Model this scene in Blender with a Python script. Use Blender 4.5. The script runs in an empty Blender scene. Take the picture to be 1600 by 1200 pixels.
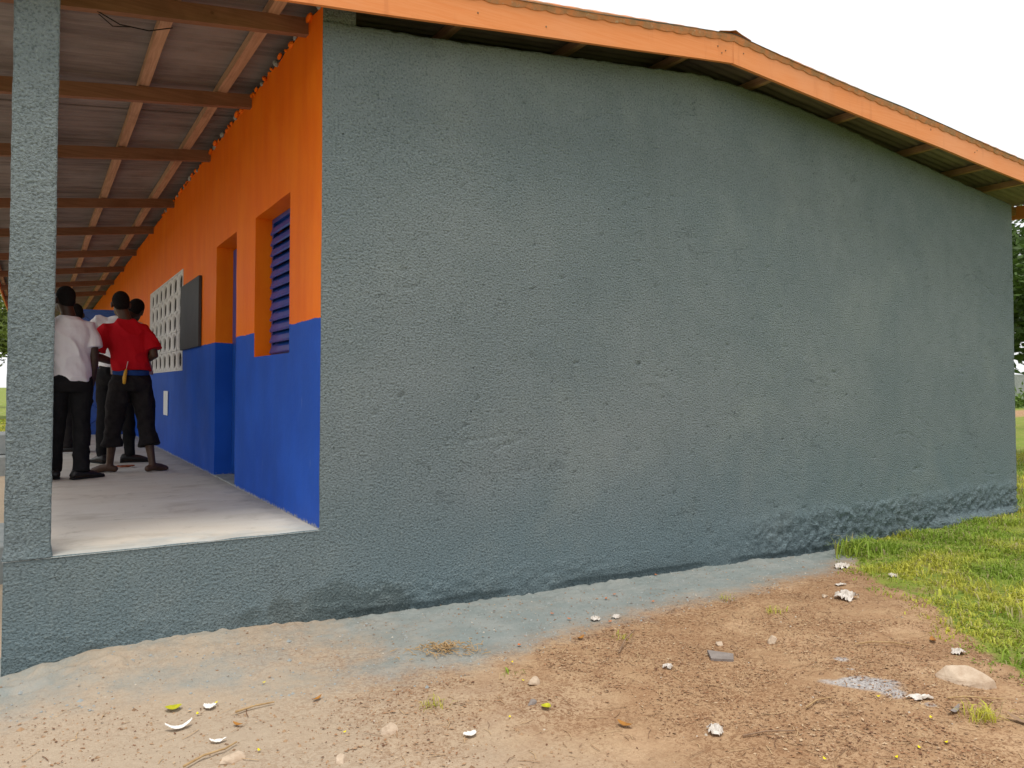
import bpy, bmesh, math, random
from mathutils import Vector, Matrix, noise as mn
R = math.radians
random.seed(7)
C = bpy.context.scene.collection
SC = bpy.context.scene

# ------------------------------------------------------------------ camera
cam = bpy.data.cameras.new('camera'); co = bpy.data.objects.new('camera', cam); C.objects.link(co)
cam.sensor_fit = 'HORIZONTAL'; cam.sensor_width = 36.0; cam.lens = 27.0
cam.clip_start = 0.05; cam.clip_end = 2000
co.location = (-1.384, -4.31, 0.82)
co.rotation_euler = (R(90 + 1.7), 0, R(-31.8))
cam.shift_y = -0.0210
SC.camera = co

# ------------------------------------------------------------------ world: pale overcast sky
SUN_EL, SUN_AZ = 73, 208          # azimuth measured from +y towards +x
w = bpy.data.worlds.new('World'); SC.world = w; w.use_nodes = True
nt = w.node_tree
for n in list(nt.nodes): nt.nodes.remove(n)
sky = nt.nodes.new('ShaderNodeTexSky'); sky.sky_type = 'NISHITA'; sky.sun_disc = False
sky.sun_elevation = R(SUN_EL); sky.sun_rotation = R(SUN_AZ); sky.dust_density = 4.0
mx = nt.nodes.new('ShaderNodeMix'); mx.data_type = 'RGBA'; mx.inputs[0].default_value = 0.86
mx.inputs[7].default_value = (11.6, 11.7, 11.9, 1)      # the cloud layer, the same white all round
bg = nt.nodes.new('ShaderNodeBackground'); bg.inputs[1].default_value = 0.077
wo = nt.nodes.new('ShaderNodeOutputWorld')
nt.links.new(sky.outputs[0], mx.inputs[6]); nt.links.new(mx.outputs[2], bg.inputs[0]); nt.links.new(bg.outputs[0], wo.inputs[0])

sl = bpy.data.lights.new('sun', 'SUN'); sl.energy = 1.8; sl.angle = R(18); sl.color = (1.0, 0.95, 0.86)
so = bpy.data.objects.new('sun', sl); C.objects.link(so); so.location = (0, 0, 12)
sd = Vector((math.sin(R(SUN_AZ)) * math.cos(R(SUN_EL)), math.cos(R(SUN_AZ)) * math.cos(R(SUN_EL)), math.sin(R(SUN_EL))))
so.rotation_euler = sd.to_track_quat('Z', 'Y').to_euler()

vs = SC.view_settings
vs.view_transform = 'Standard'; vs.look = 'None'; vs.exposure = 0.44; vs.gamma = 1.0; vs.use_curve_mapping = False
SC.cycles.use_denoising = True
SC.cycles.max_bounces = 6; SC.cycles.diffuse_bounces = 4; SC.cycles.transparent_max_bounces = 8

# ------------------------------------------------------------------ helpers
def sstep(a, b, x):
    if a == b: return 0.0 if x < a else 1.0
    t = max(0.0, min(1.0, (x - a) / (b - a))); return t * t * (3 - 2 * t)

def nz(x, y, z=0.0): return mn.noise(Vector((x, y, z)))

def interp(tab, x):
    if x <= tab[0][0]: return tab[0][1]
    for (a, b), (c, d) in zip(tab, tab[1:]):
        if x <= c: return b + (d - b) * (x - a) / (c - a)
    return tab[-1][1]

def mesh(name, V, F, mats=None, parent=None, smooth=False, mi=None):
    m = bpy.data.meshes.new(name); m.from_pydata(V, [], F)
    for mt in (mats if isinstance(mats, (list, tuple)) else [mats]):
        if mt: m.materials.append(mt)
    if mi: m.polygons.foreach_set('material_index', mi)
    if smooth: m.polygons.foreach_set('use_smooth', [True] * len(m.polygons))
    m.update()
    o = bpy.data.objects.new(name, m); C.objects.link(o); o.parent = parent
    return o

def fixn(o):
    b = bmesh.new(); b.from_mesh(o.data); bmesh.ops.recalc_face_normals(b, faces=b.faces); b.to_mesh(o.data); b.free(); return o

def empty(name, loc=(0, 0, 0), rz=0.0, parent=None):
    o = bpy.data.objects.new(name, None); C.objects.link(o); o.location = loc; o.rotation_euler = (0, 0, rz); o.parent = parent
    o.empty_display_size = 0.1
    return o

def tag(o, label=None, cat=None, group=None, kind=None):
    if label: o['label'] = label
    if cat: o['category'] = cat
    if group: o['group'] = group
    if kind: o['kind'] = kind
    return o

def attr(o, name, vals):
    a = o.data.color_attributes.new(name, 'FLOAT_COLOR', 'POINT')
    a.data.foreach_set('color', [c for v in vals for c in (v[0], v[1], v[2], 1.0)])

class G:
    """collects verts and faces"""
    def __init__(s): s.V = []; s.F = []
    def add(s, V, F):
        k = len(s.V); s.V += [tuple(v) for v in V]; s.F += [tuple(i + k for i in f) for f in F]; return s
    def box(s, a, b, M=None):
        x0, y0, z0 = a; x1, y1, z1 = b
        V = [Vector(p) for p in ((x0,y0,z0),(x1,y0,z0),(x1,y1,z0),(x0,y1,z0),(x0,y0,z1),(x1,y0,z1),(x1,y1,z1),(x0,y1,z1))]
        if M is not None: V = [M @ v for v in V]
        return s.add(V, [(0,3,2,1),(4,5,6,7),(0,1,5,4),(1,2,6,5),(2,3,7,6),(3,0,4,7)])
    def tube(s, pts, rad, n=10, cap=True, flat=1.0):
        pts = [Vector(p) for p in pts]; rad = list(rad)
        if cap:      # hemispherical ends
            d0 = (pts[0] - pts[1]).normalized(); d1 = (pts[-1] - pts[-2]).normalized()
            a = [pts[0] + d0 * rad[0] * k for k in (0.97, 0.75, 0.4)]; ar = [rad[0] * k for k in (0.22, 0.66, 0.92)]
            b = [pts[-1] + d1 * rad[-1] * k for k in (0.4, 0.75, 0.97)]; br = [rad[-1] * k for k in (0.92, 0.66, 0.22)]
            pts = a + pts + b; rad = ar + rad + br
        T = []
        for i in range(len(pts)):
            t = pts[min(i + 1, len(pts) - 1)] - pts[max(i - 1, 0)]; T.append(t.normalized() if t.length > 1e-9 else Vector((0, 0, 1)))
        up = Vector((0, 0, 1)) if abs(T[0].z) < 0.9 else Vector((1, 0, 0))
        nrm = (up - T[0] * up.dot(T[0])).normalized(); V = []; F = []
        for i, p in enumerate(pts):
            nrm = (nrm - T[i] * nrm.dot(T[i])).normalized(); bn = T[i].cross(nrm)
            for k in range(n):
                a = 2 * math.pi * k / n; V.append(p + (nrm * math.cos(a) * flat + bn * math.sin(a)) * rad[i])
        for i in range(len(pts) - 1):
            for k in range(n):
                F.append((i*n+k, i*n+(k+1) % n, (i+1)*n+(k+1) % n, (i+1)*n+k))
        F.append(tuple(range(n))[::-1]); F.append(tuple((len(pts)-1)*n + k for k in range(n)))
        return s.add(V, F)
    def rings(s, rs, n=24, power=1.0):
        """stack of horizontal ellipses (cx, cy, z, rx, ry)"""
        V = []; F = []
        for cx, cy, z, rx, ry in rs:
            for k in range(n):
                a = 2 * math.pi * k / n; c, d = math.cos(a), math.sin(a)
                c = math.copysign(abs(c) ** power, c); d = math.copysign(abs(d) ** power, d)
                V.append((cx + rx * c, cy + ry * d, z))
        for i in range(len(rs) - 1):
            for k in range(n): F.append((i*n+k, i*n+(k+1) % n, (i+1)*n+(k+1) % n, (i+1)*n+k))
        F.append(tuple(range(n))[::-1]); F.append(tuple((len(rs)-1)*n + k for k in range(n)))
        return s.add(V, F)
    def ball(s, c, r, n=14, m=9, M=None):
        rx, ry, rz = r if isinstance(r, (tuple, list)) else (r, r, r); V = []; F = []
        for i in range(m + 1):
            ph = math.pi * (i + 0.02) / (m + 0.04)
            for k in range(n):
                a = 2 * math.pi * k / n
                v = Vector((rx*math.sin(ph)*math.cos(a), ry*math.sin(ph)*math.sin(a), -rz*math.cos(ph)))
                if M is not None: v = M @ v
                V.append(Vector(c) + v)
        for i in range(m):
            for k in range(n): F.append((i*n+k, i*n+(k+1) % n, (i+1)*n+(k+1) % n, (i+1)*n+k))
        F.append(tuple(range(n))[::-1]); F.append(tuple(m*n + k for k in range(n)))
        return s.add(V, F)
    def build(s, name, mat, parent=None, smooth=False): return mesh(name, s.V, s.F, mat, parent, smooth)

# ------------------------------------------------------------------ materials
class NT:
    def __init__(s, name, rough=0.8):
        s.m = bpy.data.materials.new(name); s.m.use_nodes = True; s.t = s.m.node_tree
        s.b = s.t.nodes['Principled BSDF']; s.b.inputs['Roughness'].default_value = rough
        s.b.inputs['Specular IOR Level'].default_value = 0.3 if rough < .75 else 0.08
        s.tc = s.n('ShaderNodeTexCoord'); s.P = s.tc.outputs['Object']
    def n(s, ty, ins=None, **props):
        nd = s.t.nodes.new(ty)
        for k, v in props.items(): setattr(nd, k, v)
        for k, v in (ins or {}).items(): s.set(nd.inputs[k], v)
        return nd
    def set(s, sock, v):
        if isinstance(v, bpy.types.NodeSocket): s.t.links.new(v, sock)
        elif isinstance(v, tuple) and len(v) == 3 and sock.type == 'RGBA': sock.default_value = (*v, 1)
        else: sock.default_value = v
    def noise(s, scale, detail=3, rough=0.55, vec=None, dist=0.0):
        return s.n('ShaderNodeTexNoise', {'Vector': vec or s.P, 'Scale': scale, 'Detail': detail, 'Roughness': rough, 'Distortion': dist}).outputs[0]
    def voro(s, scale, feature='F1', vec=None, rand=1.0):
        return s.n('ShaderNodeTexVoronoi', {'Vector': vec or s.P, 'Scale': scale, 'Randomness': rand}, feature=feature)
    def map(s, v, a, b, c=0.0, d=1.0, smooth=True):
        return s.n('ShaderNodeMapRange', {0: v, 1: a, 2: b, 3: c, 4: d}, interpolation_type='SMOOTHSTEP' if smooth else 'LINEAR').outputs[0]
    def math(s, op, a, b=0.0, c=0.0): return s.n('ShaderNodeMath', {0: a, 1: b, 2: c}, operation=op).outputs[0]
    def mix(s, f, a, b, mode='MIX'):
        return s.n('ShaderNodeMix', {0: f, 6: a, 7: b}, data_type='RGBA', blend_type=mode).outputs[2]
    def scale(s, x, y, z, rot=(0, 0, 0), loc=(0, 0, 0)):
        return s.n('ShaderNodeMapping', {0: s.P, 1: loc, 2: rot, 3: (x, y, z)}).outputs[0]
    def xyz(s, vec=None):
        o = s.n('ShaderNodeSeparateXYZ', {0: vec or s.P}).outputs; return o[0], o[1], o[2]
    def bump(s, h, strength, dist, prev=None):
        ins = {'Strength': strength, 'Distance': dist, 'Height': h}
        if prev is not None: ins['Normal'] = prev
        return s.n('ShaderNodeBump', ins).outputs[0]
    def col(s, c): s.set(s.b.inputs['Base Color'], c); return s
    def nor(s, v): s.set(s.b.inputs['Normal'], v); return s
    def attr(s, name): return s.n('ShaderNodeAttribute', attribute_name=name).outputs

def simple(name, c1, c2=None, scale=8.0, rough=0.8, bump=0.0, bscale=60, vec=(1, 1, 1)):
    t = NT(name, rough)
    v = t.scale(*vec) if vec != (1, 1, 1) else None
    t.col(t.mix(t.map(t.noise(scale, 4, 0.6, v), 0.3, 0.7), c1, c2 or tuple(x * 0.75 for x in c1)))
    if bump: t.nor(t.bump(t.noise(bscale, 4, 0.6, v), bump, 0.01))
    return t.m

# roughcast grey-green stucco
def stucco_mat():
    t = NT('roughcast_stucco', 0.82)
    x, y, z = t.xyz()
    big = t.map(t.noise(0.7, 4, 0.6), 0.3, 0.7)
    c = t.mix(big, (0.156, 0.192, 0.208), (0.200, 0.230, 0.242))
    med = t.map(t.noise(5.5, 4, 0.65), 0.35, 0.75)
    c = t.mix(t.math('MULTIPLY', med, 0.35), c, (0.124, 0.158, 0.166))
    # bluer towards the foot of the wall, with a ragged upper limit
    lowm = t.map(t.math('ADD', z, t.math('MULTIPLY', t.math('SUBTRACT', t.noise(1.6, 4, 0.6), 0.5), 0.7)), 0.55, -0.45)
    c = t.mix(t.math('MULTIPLY', lowm, 0.75), c, (0.135, 0.192, 0.214))
    # damp patch at the foot of the corner
    dx = t.math('MULTIPLY', t.math('SUBTRACT', x, 0.10), 0.78); dz = t.math('MULTIPLY', t.math('ADD', z, 0.52), 1.9)
    dd = t.math('SQRT', t.math('ADD', t.math('MULTIPLY', dx, dx), t.math('MULTIPLY', dz, dz)))
    dd = t.math('ADD', dd, t.math('MULTIPLY', t.math('SUBTRACT', t.noise(5.5, 7, 0.72), 0.5), 0.75))
    c = t.mix(t.math('MULTIPLY', t.map(dd, 0.42, 0.33), 0.52), c, (0.062, 0.080, 0.076))
    # long damp band along the foot of the wall
    d2 = t.math('ADD', t.math('ADD', z, 0.52), t.math('MULTIPLY', t.math('SUBTRACT', t.noise(2.6, 5, 0.65), 0.5), 0.42))
    side = t.map(x, 4.6, 2.4)
    c = t.mix(t.math('MULTIPLY', t.math('MULTIPLY', t.map(d2, 0.16, -0.08), side), 0.4), c, (0.070, 0.092, 0.095))
    fade = t.map(t.noise(0.9, 6, 0.7, None, 0.5), 0.50, 0.70)
    c = t.mix(t.math('MULTIPLY', fade, 0.32), c, (0.235, 0.268, 0.262))
    dk = t.map(t.noise(1.5, 6, 0.68, t.scale(1, 1, 0.5, loc=(3, 0, 7))), 0.54, 0.70)
    c = t.mix(t.math('MULTIPLY', dk, 0.20), c, (0.098, 0.125, 0.132))
    # pale smears and scratches
    v = t.scale(1, 1, 5.0, rot=(0, R(12), 0))
    sm = t.map(t.noise(5.0, 3, 0.6, v), 0.69, 0.76)
    c = t.mix(t.math('MULTIPLY', sm, 0.34), c, (0.30, 0.37, 0.37))
    v2 = t.scale(1, 1, 0.16, rot=(0, R(-4), 0))
    st = t.map(t.noise(6.0, 3, 0.6, v2), 0.62, 0.74)
    c = t.mix(t.math('MULTIPLY', st, 0.10), c, (0.24, 0.29, 0.29))
    # pits: a few small dark holes
    pv = t.voro(7.0); pit = t.map(pv.outputs['Distance'], 0.055, 0.02)
    rnd = t.n('ShaderNodeSeparateColor', {0: pv.outputs['Color']}).outputs[0]
    pit = t.math('MULTIPLY', pit, t.map(rnd, 0.72, 0.76))
    c = t.mix(t.math('MULTIPLY', pit, 0.75), c, (0.04, 0.05, 0.05))
    g1 = t.noise(78, 2, 0.6)
    v3 = t.scale(1, 1, 2.6)
    ck = t.map(t.math('ABSOLUTE', t.math('SUBTRACT', t.noise(2.6, 4, 0.6, v3, 0.6), 0.5)), 0.0055, 0.001)
    ck = t.math('MULTIPLY', ck, t.map(t.noise(1.9, 2, 0.5), 0.61, 0.66))
    c = t.mix(t.math('MULTIPLY', ck, 0.45), c, (0.04, 0.05, 0.05))
    c = t.mix(t.map(g1, 0.47, 0.33, 0, 0.55), c, (0.056, 0.070, 0.072))  # crevice shade of the grain put into the colour
    c = t.mix(t.map(g1, 0.55, 0.70, 0, 0.50), c, (0.27, 0.32, 0.32))  # raised grain lightened in the colour, as if lit
    t.col(c)
    h = t.math('SUBTRACT', g1, t.math('MULTIPLY', ck, 0.3))
    h = t.math('SUBTRACT', h, t.math('MULTIPLY', pit, 0.8))
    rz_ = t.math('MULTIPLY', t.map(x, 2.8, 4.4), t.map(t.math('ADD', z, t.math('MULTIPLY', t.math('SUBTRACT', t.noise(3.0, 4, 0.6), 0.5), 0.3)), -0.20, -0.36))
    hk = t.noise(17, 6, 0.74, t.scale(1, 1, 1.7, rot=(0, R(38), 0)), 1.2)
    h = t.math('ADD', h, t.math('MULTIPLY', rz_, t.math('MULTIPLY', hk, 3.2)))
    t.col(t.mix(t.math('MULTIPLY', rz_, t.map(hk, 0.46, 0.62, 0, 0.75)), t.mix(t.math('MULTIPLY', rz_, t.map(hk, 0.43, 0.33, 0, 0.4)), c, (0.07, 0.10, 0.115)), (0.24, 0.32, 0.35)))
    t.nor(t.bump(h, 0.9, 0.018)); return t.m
M_stucco = stucco_mat()

# smooth painted veranda wall: orange above, blue below a hand-cut line
def paint_wall(name, orange_only=False, blue_only=False):
    t = NT(name, 0.58); x, y, z = t.xyz()
    t.b.inputs['Specular IOR Level'].default_value = 0.15
    v = t.scale(1, 1, 0.22)
    n1 = t.map(t.noise(2.2, 4, 0.6), 0.3, 0.7); n2 = t.map(t.noise(5, 4, 0.6, v), 0.35, 0.7)
    o = t.mix(n1, (0.85, 0.165, 0.003), (0.88, 0.20, 0.004)); o = t.mix(t.math('MULTIPLY', n2, 0.6), o, (0.76, 0.12, 0.003))
    b = t.mix(n1, (0.006, 0.066, 0.40), (0.010, 0.085, 0.48)); b = t.mix(t.math('MULTIPLY', n2, 0.35), b, (0.012, 0.07, 0.34))
    scuff = t.map(t.noise(9, 5, 0.7, v), 0.66, 0.76)
    b = t.mix(t.math('MULTIPLY', scuff, 0.4), b, (0.22, 0.30, 0.52))
    # cement splashes along the floor
    low = t.map(t.math('ADD', z, t.math('MULTIPLY', t.math('SUBTRACT', t.noise(30, 4, 0.7), 0.5), 0.10)), 0.018, 0.0)
    b = t.mix(low, b, (0.30, 0.30, 0.30))
    if orange_only: c = o
    elif blue_only: c = b
    else:
        line = t.math('ADD', z, t.math('MULTIPLY', t.math('SUBTRACT', t.noise(3.5, 5, 0.6), 0.5), 0.035))
        c = t.mix(t.map(line, 1.209, 1.213), b, o)
    t.col(c)
    h = t.math('ADD', t.noise(14, 4, 0.6), t.math('MULTIPLY', t.noise(90, 3, 0.6), 0.35))
    t.nor(t.bump(h, 0.35, 0.006)); return t.m
M_paint = paint_wall('orange_and_blue_paint'); M_orange = paint_wall('orange_paint', True); M_bluep = paint_wall('blue_paint', blue_only=True)

def blue_metal():
    t = NT('blue_gloss_metal_paint', 0.35)
    t.b.inputs['Specular IOR Level'].default_value = 0.5
    t.col(t.mix(t.map(t.noise(12, 4), 0.35, 0.7), (0.006, 0.055, 0.28), (0.010, 0.072, 0.36)))
    t.nor(t.bump(t.noise(35, 3), 0.15, 0.004)); return t.m
M_bluemetal = blue_metal()

def wood_mat(name, a, b, c2=None):
    t = NT(name, 0.75)
    v = t.scale(3.0, 3.0, 3.0)
    n1 = t.noise(3.0, 5, 0.65); v2 = t.scale(1.2, 30, 30); g = t.noise(2.5, 5, 0.6, v2, 0.4)
    c = t.mix(t.map(g, 0.3, 0.7), a, b); c = t.mix(t.map(n1, 0.45, 0.75, 0, 0.5), c, c2 or tuple(k * 0.6 for k in a))
    kn = t.voro(4.0); c = t.mix(t.map(kn.outputs['Distance'], 0.06, 0.03, 0, 0.5), c, tuple(k * 0.3 for k in a))
    t.col(c); t.nor(t.bump(g, 0.3, 0.004)); return t.m
M_rafter = wood_mat('red_brown_rafter_wood', (0.22, 0.115, 0.072), (0.29, 0.158, 0.102))
def purlin_mat():
    t = NT('pale_brown_purlin_wood', 0.75)
    v2 = t.scale(30, 1.2, 30); g = t.noise(2.5, 5, 0.6, v2, 0.4)
    c = t.mix(t.map(g, 0.3, 0.7), (0.52, 0.335, 0.225), (0.38, 0.23, 0.145)); c = t.mix(t.map(t.noise(3, 5, 0.65), 0.5, 0.75, 0, 0.5), c, (0.20, 0.11, 0.07))
    t.col(c); t.nor(t.bump(g, 0.3, 0.004)); return t.m
M_purlin = purlin_mat()
def fascia_mat():
    t = NT('orange_painted_board', 0.55)
    v2 = t.scale(1.2, 30, 30); g = t.noise(2.5, 5, 0.6, v2, 0.3)
    c = t.mix(t.map(g, 0.35, 0.65), (0.77, 0.255, 0.075), (0.80, 0.29, 0.10))
    c = t.mix(t.map(t.noise(1.4, 4), 0.4, 0.7, 0, 0.45), c, (0.79, 0.335, 0.16))
    dr = t.map(t.noise(5, 4, 0.6, t.scale(2.2, 1, 0.25)), 0.56, 0.72)
    c = t.mix(t.math('MULTIPLY', dr, 0.35), c, (0.58, 0.17, 0.05))
    kn = t.voro(3.5); rnd = t.n('ShaderNodeSeparateColor', {0: kn.outputs['Color']}).outputs[0]
    c = t.mix(t.math('MULTIPLY', t.map(kn.outputs['Distance'], 0.05, 0.025, 0, 0.8), t.map(rnd, 0.6, 0.65)), c, (0.22, 0.06, 0.02))
    t.col(c); t.nor(t.bump(g, 0.22, 0.004)); return t.m
M_fascia = fascia_mat()
def zinc_mat():
    t = NT('weathered_corrugated_zinc', 0.7)
    v = t.scale(0.6, 9, 1)
    n1 = t.noise(2.0, 5, 0.65, v); n2 = t.noise(1.3, 4, 0.6)
    c = t.mix(t.map(n1, 0.3, 0.7), (0.25, 0.215, 0.205), (0.140, 0.120, 0.116))
    c = t.mix(t.map(n2, 0.42, 0.7, 0, 0.6), c, (0.30, 0.28, 0.275))
    c = t.mix(t.map(t.noise(110, 2), 0.64, 0.74, 0, 0.35), c, (0.40, 0.34, 0.31))
    t.col(c); t.nor(t.bump(t.noise(20, 4), 0.2, 0.004)); return t.m
M_zinc = zinc_mat()
def edge_mat():
    t = NT('orange_splashed_sheet_edge', 0.6)
    c = t.mix(t.map(t.noise(14, 4, 0.7), 0.35, 0.65), (0.62, 0.22, 0.075), (0.40, 0.20, 0.09))
    c = t.mix(t.map(t.noise(40, 3), 0.6, 0.7, 0, 0.7), c, (0.50, 0.38, 0.24))
    t.col(c); return t.m
M_edge = edge_mat()

def floor_mat():
    t = NT('swept_cement_floor', 0.8); x, y, z = t.xyz()
    v = t.scale(0.35, 1.6, 1)
    n1 = t.map(t.noise(2.6, 5, 0.62, v), 0.3, 0.7); n2 = t.map(t.noise(1.1, 4, 0.6), 0.35, 0.7)
    c = t.mix(n1, (0.55, 0.52, 0.45), (0.60, 0.575, 0.51)); c = t.mix(t.math('MULTIPLY', n2, 0.6), c, (0.52, 0.46, 0.38))
    # thin grey paint wash spilled along the front edge and by the wall
    e = t.math('ADD', y, t.math('MULTIPLY', t.math('SUBTRACT', t.noise(3.4, 4, 0.65), 0.5), 0.9))
    c = t.mix(t.math('MULTIPLY', t.map(e, 0.30, 0.02), 0.6), c, (0.36, 0.40, 0.40))
    e2 = t.math('ADD', x, t.math('MULTIPLY', t.math('SUBTRACT', t.noise(5, 4, 0.65), 0.5), 0.35))
    c = t.mix(t.math('MULTIPLY', t.map(e2, -0.16, 0.0), 0.55), c, (0.27, 0.26, 0.25))
    c = t.mix(t.map(t.noise(60, 3, 0.7), 0.62, 0.72, 0, 0.35), c, (0.25, 0.21, 0.17))
    c = t.mix(t.map(t.noise(1.9, 7, 0.72, t.scale(0.8, 1.5, 1), 0.6), 0.50, 0.66, 0, 0.42), c, (0.33, 0.285, 0.225))
    c = t.mix(t.map(t.noise(7, 5, 0.7), 0.60, 0.68, 0, 0.35), c, (0.28, 0.25, 0.21))
    t.col(c); t.nor(t.bump(t.math('ADD', t.noise(9, 5, 0.6, v), t.math('MULTIPLY', t.noise(70, 3), 0.4)), 0.35, 0.006)); return t.m
M_floor = floor_mat()
M_cement = simple('pale_grey_cement', (0.33, 0.35, 0.35), (0.24, 0.26, 0.26), 6, 0.85, 0.4, 40)
M_white = simple('white_painted_block', (0.74, 0.73, 0.71), (0.62, 0.61, 0.60), 9, 0.7, 0.25, 50)
M_hole = simple('unpainted_block_inside', (0.16, 0.15, 0.145), (0.10, 0.095, 0.09), 60, 0.9, 0.4, 120)
M_board = simple('charcoal_board_paint', (0.050, 0.050, 0.052), (0.040, 0.040, 0.043), 5, 0.6, 0.1, 30)
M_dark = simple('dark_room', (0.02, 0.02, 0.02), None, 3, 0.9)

def ground_mat():
    t = NT('bare_sandy_soil', 0.95); a = t.attr('mask'); sp = t.n('ShaderNodeSeparateColor', {0: a[0]}).outputs
    pr, gr, bl = sp[0], sp[1], sp[2]
    x, y, z = t.xyz()
    n1 = t.map(t.noise(1.3, 5, 0.62), 0.32, 0.68); n2 = t.map(t.noise(7, 5, 0.68), 0.38, 0.66); n3 = t.noise(70, 4, 0.7)
    c = t.mix(n1, (0.455, 0.305, 0.178), (0.37, 0.235, 0.135))
    c = t.mix(t.math('MULTIPLY', n2, 0.55), c, (0.30, 0.165, 0.088))
    c = t.mix(t.map(t.noise(3.1, 4, 0.6), 0.5, 0.72, 0, 0.6), c, (0.53, 0.36, 0.22))
    # paler, greyer dust towards the left
    lf = t.map(t.math('ADD', x, t.math('MULTIPLY', t.math('SUBTRACT', t.noise(1.8, 4), 0.5), 1.2)), 1.1, -0.7)
    c = t.mix(t.math('MULTIPLY', lf, 0.82), c, (0.425, 0.355, 0.272))
    chips = t.noise(55, 4, 0.72, None, 0.8); patch = t.map(t.noise(2.3, 5, 0.65), 0.36, 0.60)
    dens = t.math('MULTIPLY', t.map(x, -1.0, 0.7, 0.25, 1.0), t.math('ADD', t.math('MULTIPLY', patch, 0.75), 0.25))
    c = t.mix(t.math('MULTIPLY', t.map(chips, 0.47, 0.56), t.math('MULTIPLY', dens, 0.85)), c, (0.215, 0.115, 0.060))
    c = t.mix(t.map(n3, 0.40, 0.25, 0, 0.6), c, (0.16, 0.085, 0.05))
    c = t.mix(t.map(n3, 0.60, 0.75, 0, 0.5), c, (0.60, 0.46, 0.33))
    # grey-green paint dust along the wall
    pm = t.math('ADD', pr, t.math('MULTIPLY', t.math('SUBTRACT', t.noise(6.0, 8, 0.78), 0.5), 1.25))
    pcol = t.mix(t.map(t.noise(4, 5, 0.65), 0.35, 0.65), (0.205, 0.243, 0.240), (0.265, 0.290, 0.280))
    pcol = t.mix(t.map(n3, 0.42, 0.28, 0, 0.55), pcol, (0.13, 0.16, 0.16))
    c = t.mix(t.math('MULTIPLY', t.map(pm, 0.14, 1.0), 0.95), c, pcol)
    bm = t.math('ADD', bl, t.math('MULTIPLY', t.math('SUBTRACT', t.noise(11, 6, 0.75), 0.5), 0.9))
    c = t.mix(t.map(bm, 0.34, 0.90, 0, 0.80), c, t.mix(t.map(n3, 0.4, 0.6), (0.30, 0.30, 0.31), (0.50, 0.50, 0.50)))
    gm = t.math('ADD', gr, t.math('MULTIPLY', t.math('SUBTRACT', t.noise(9, 5, 0.7), 0.5), 0.5))
    gc = t.mix(t.map(t.noise(2.5, 5, 0.7), 0.35, 0.65), (0.13, 0.20, 0.03), (0.22, 0.25, 0.05))
    c = t.mix(t.math('MULTIPLY', t.map(gm, 0.35, 0.85), t.map(t.noise(3.3, 5, 0.65), 0.30, 0.52, 0.35, 1.0)), c, gc)
    t.col(c)
    h = t.math('ADD', t.noise(24, 5, 0.7), t.math('MULTIPLY', t.noise(90, 4, 0.7), 0.5))
    t.nor(t.bump(h, 0.75, 0.012)); return t.m
M_ground = ground_mat()

def vcol_mat(name, rough=0.8, transl=0.0, att='tint'):
    t = NT(name, rough); a = t.attr(att)
    t.col(a[0])
    if transl:
        tr = t.n('ShaderNodeBsdfTranslucent', {0: a[0]}); ms = t.n('ShaderNodeMixShader', {0: transl})
        out = t.t.nodes['Material Output']
        t.t.links.new(t.b.outputs[0], ms.inputs[1]); t.t.links.new(tr.outputs[0], ms.inputs[2]); t.t.links.new(ms.outputs[0], out.inputs[0])
    return t.m
M_blade = vcol_mat('grass_blade', 0.55, 0.35); M_leaf = vcol_mat('tree_leaf', 0.5, 0.25); M_litter = vcol_mat('dry_litter', 0.9)
M_bark = simple('tree_bark', (0.16, 0.115, 0.08), (0.09, 0.065, 0.045), 14, 0.9, 0.6, 25)
M_paper = simple('dirty_white_paper', (0.70, 0.66, 0.61), (0.46, 0.40, 0.34), 22, 0.8, 0.3, 60)
M_shell = simple('white_eggshell', (0.84, 0.82, 0.78), (0.72, 0.68, 0.62), 30, 0.5)
M_stone = simple('tan_stone', (0.56, 0.45, 0.34), (0.42, 0.31, 0.22), 16, 0.9, 0.5, 50)
M_greystone = simple('grey_tile_shard', (0.27, 0.235, 0.215), (0.21, 0.18, 0.165), 20, 0.8, 0.2, 60)
M_straw = simple('dry_straw', (0.46, 0.32, 0.17), (0.33, 0.21, 0.10), 30, 0.85)
M_yleaf = simple('yellow_green_leaf', (0.50, 0.47, 0.02), (0.36, 0.36, 0.02), 40, 0.5)
M_petal = simple('yellow_petal', (0.80, 0.68, 0.01), None, 40, 0.6)
M_oleaf = simple('orange_brown_leaf', (0.38, 0.17, 0.03), (0.24, 0.10, 0.03), 40, 0.7)
M_twig = simple('twig_wood', (0.30, 0.20, 0.13), (0.20, 0.13, 0.085), 30, 0.9)

# ------------------------------------------------------------------ ground
GB = [(-2.6, -.56), (-1.5, -.535), (-1.07, -.47), (-.35, -.48), (0, -.515), (1.54, -.547), (3.04, -.582), (4.8, -.628), (6.3, -.60), (7.87, -.56), (9, -.56)]
GRASS_EDGE = [(-3.2, 1.9), (-2.477, 2.58), (-2.329, 2.653), (-2.114, 2.834), (-1.767, 3.225), (-1.276, 3.503), (-0.891, 3.696), (-0.62, 4.02), (-0.355, 4.37), (-0.15, 4.75), (0.1, 5.0)]   # (y, x)
PAINT_EDGE = [(-2.2, -.40), (-1.5, -.42), (-1.0, -.62), (-.54, -.84), (0, -1.0), (.47, -1.03), (1.2, -.82), (2.0, -.76), (2.9, -.72), (3.6, -.66), (4.6, -.40), (5.4, -.15), (8, -.1)]   # (x, y)
def grass_w(x, y):
    if y > 0.12 and x > 7.9: e = 7.95
    elif y > 0.12: return 0.0
    else: e = interp(GRASS_EDGE, y)
    d = x - e + 0.10 * nz(x * 3, y * 3, 4) + 0.05 * nz(x * 11, y * 11, 9)
    return sstep(-0.10, 0.16, d)
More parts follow.
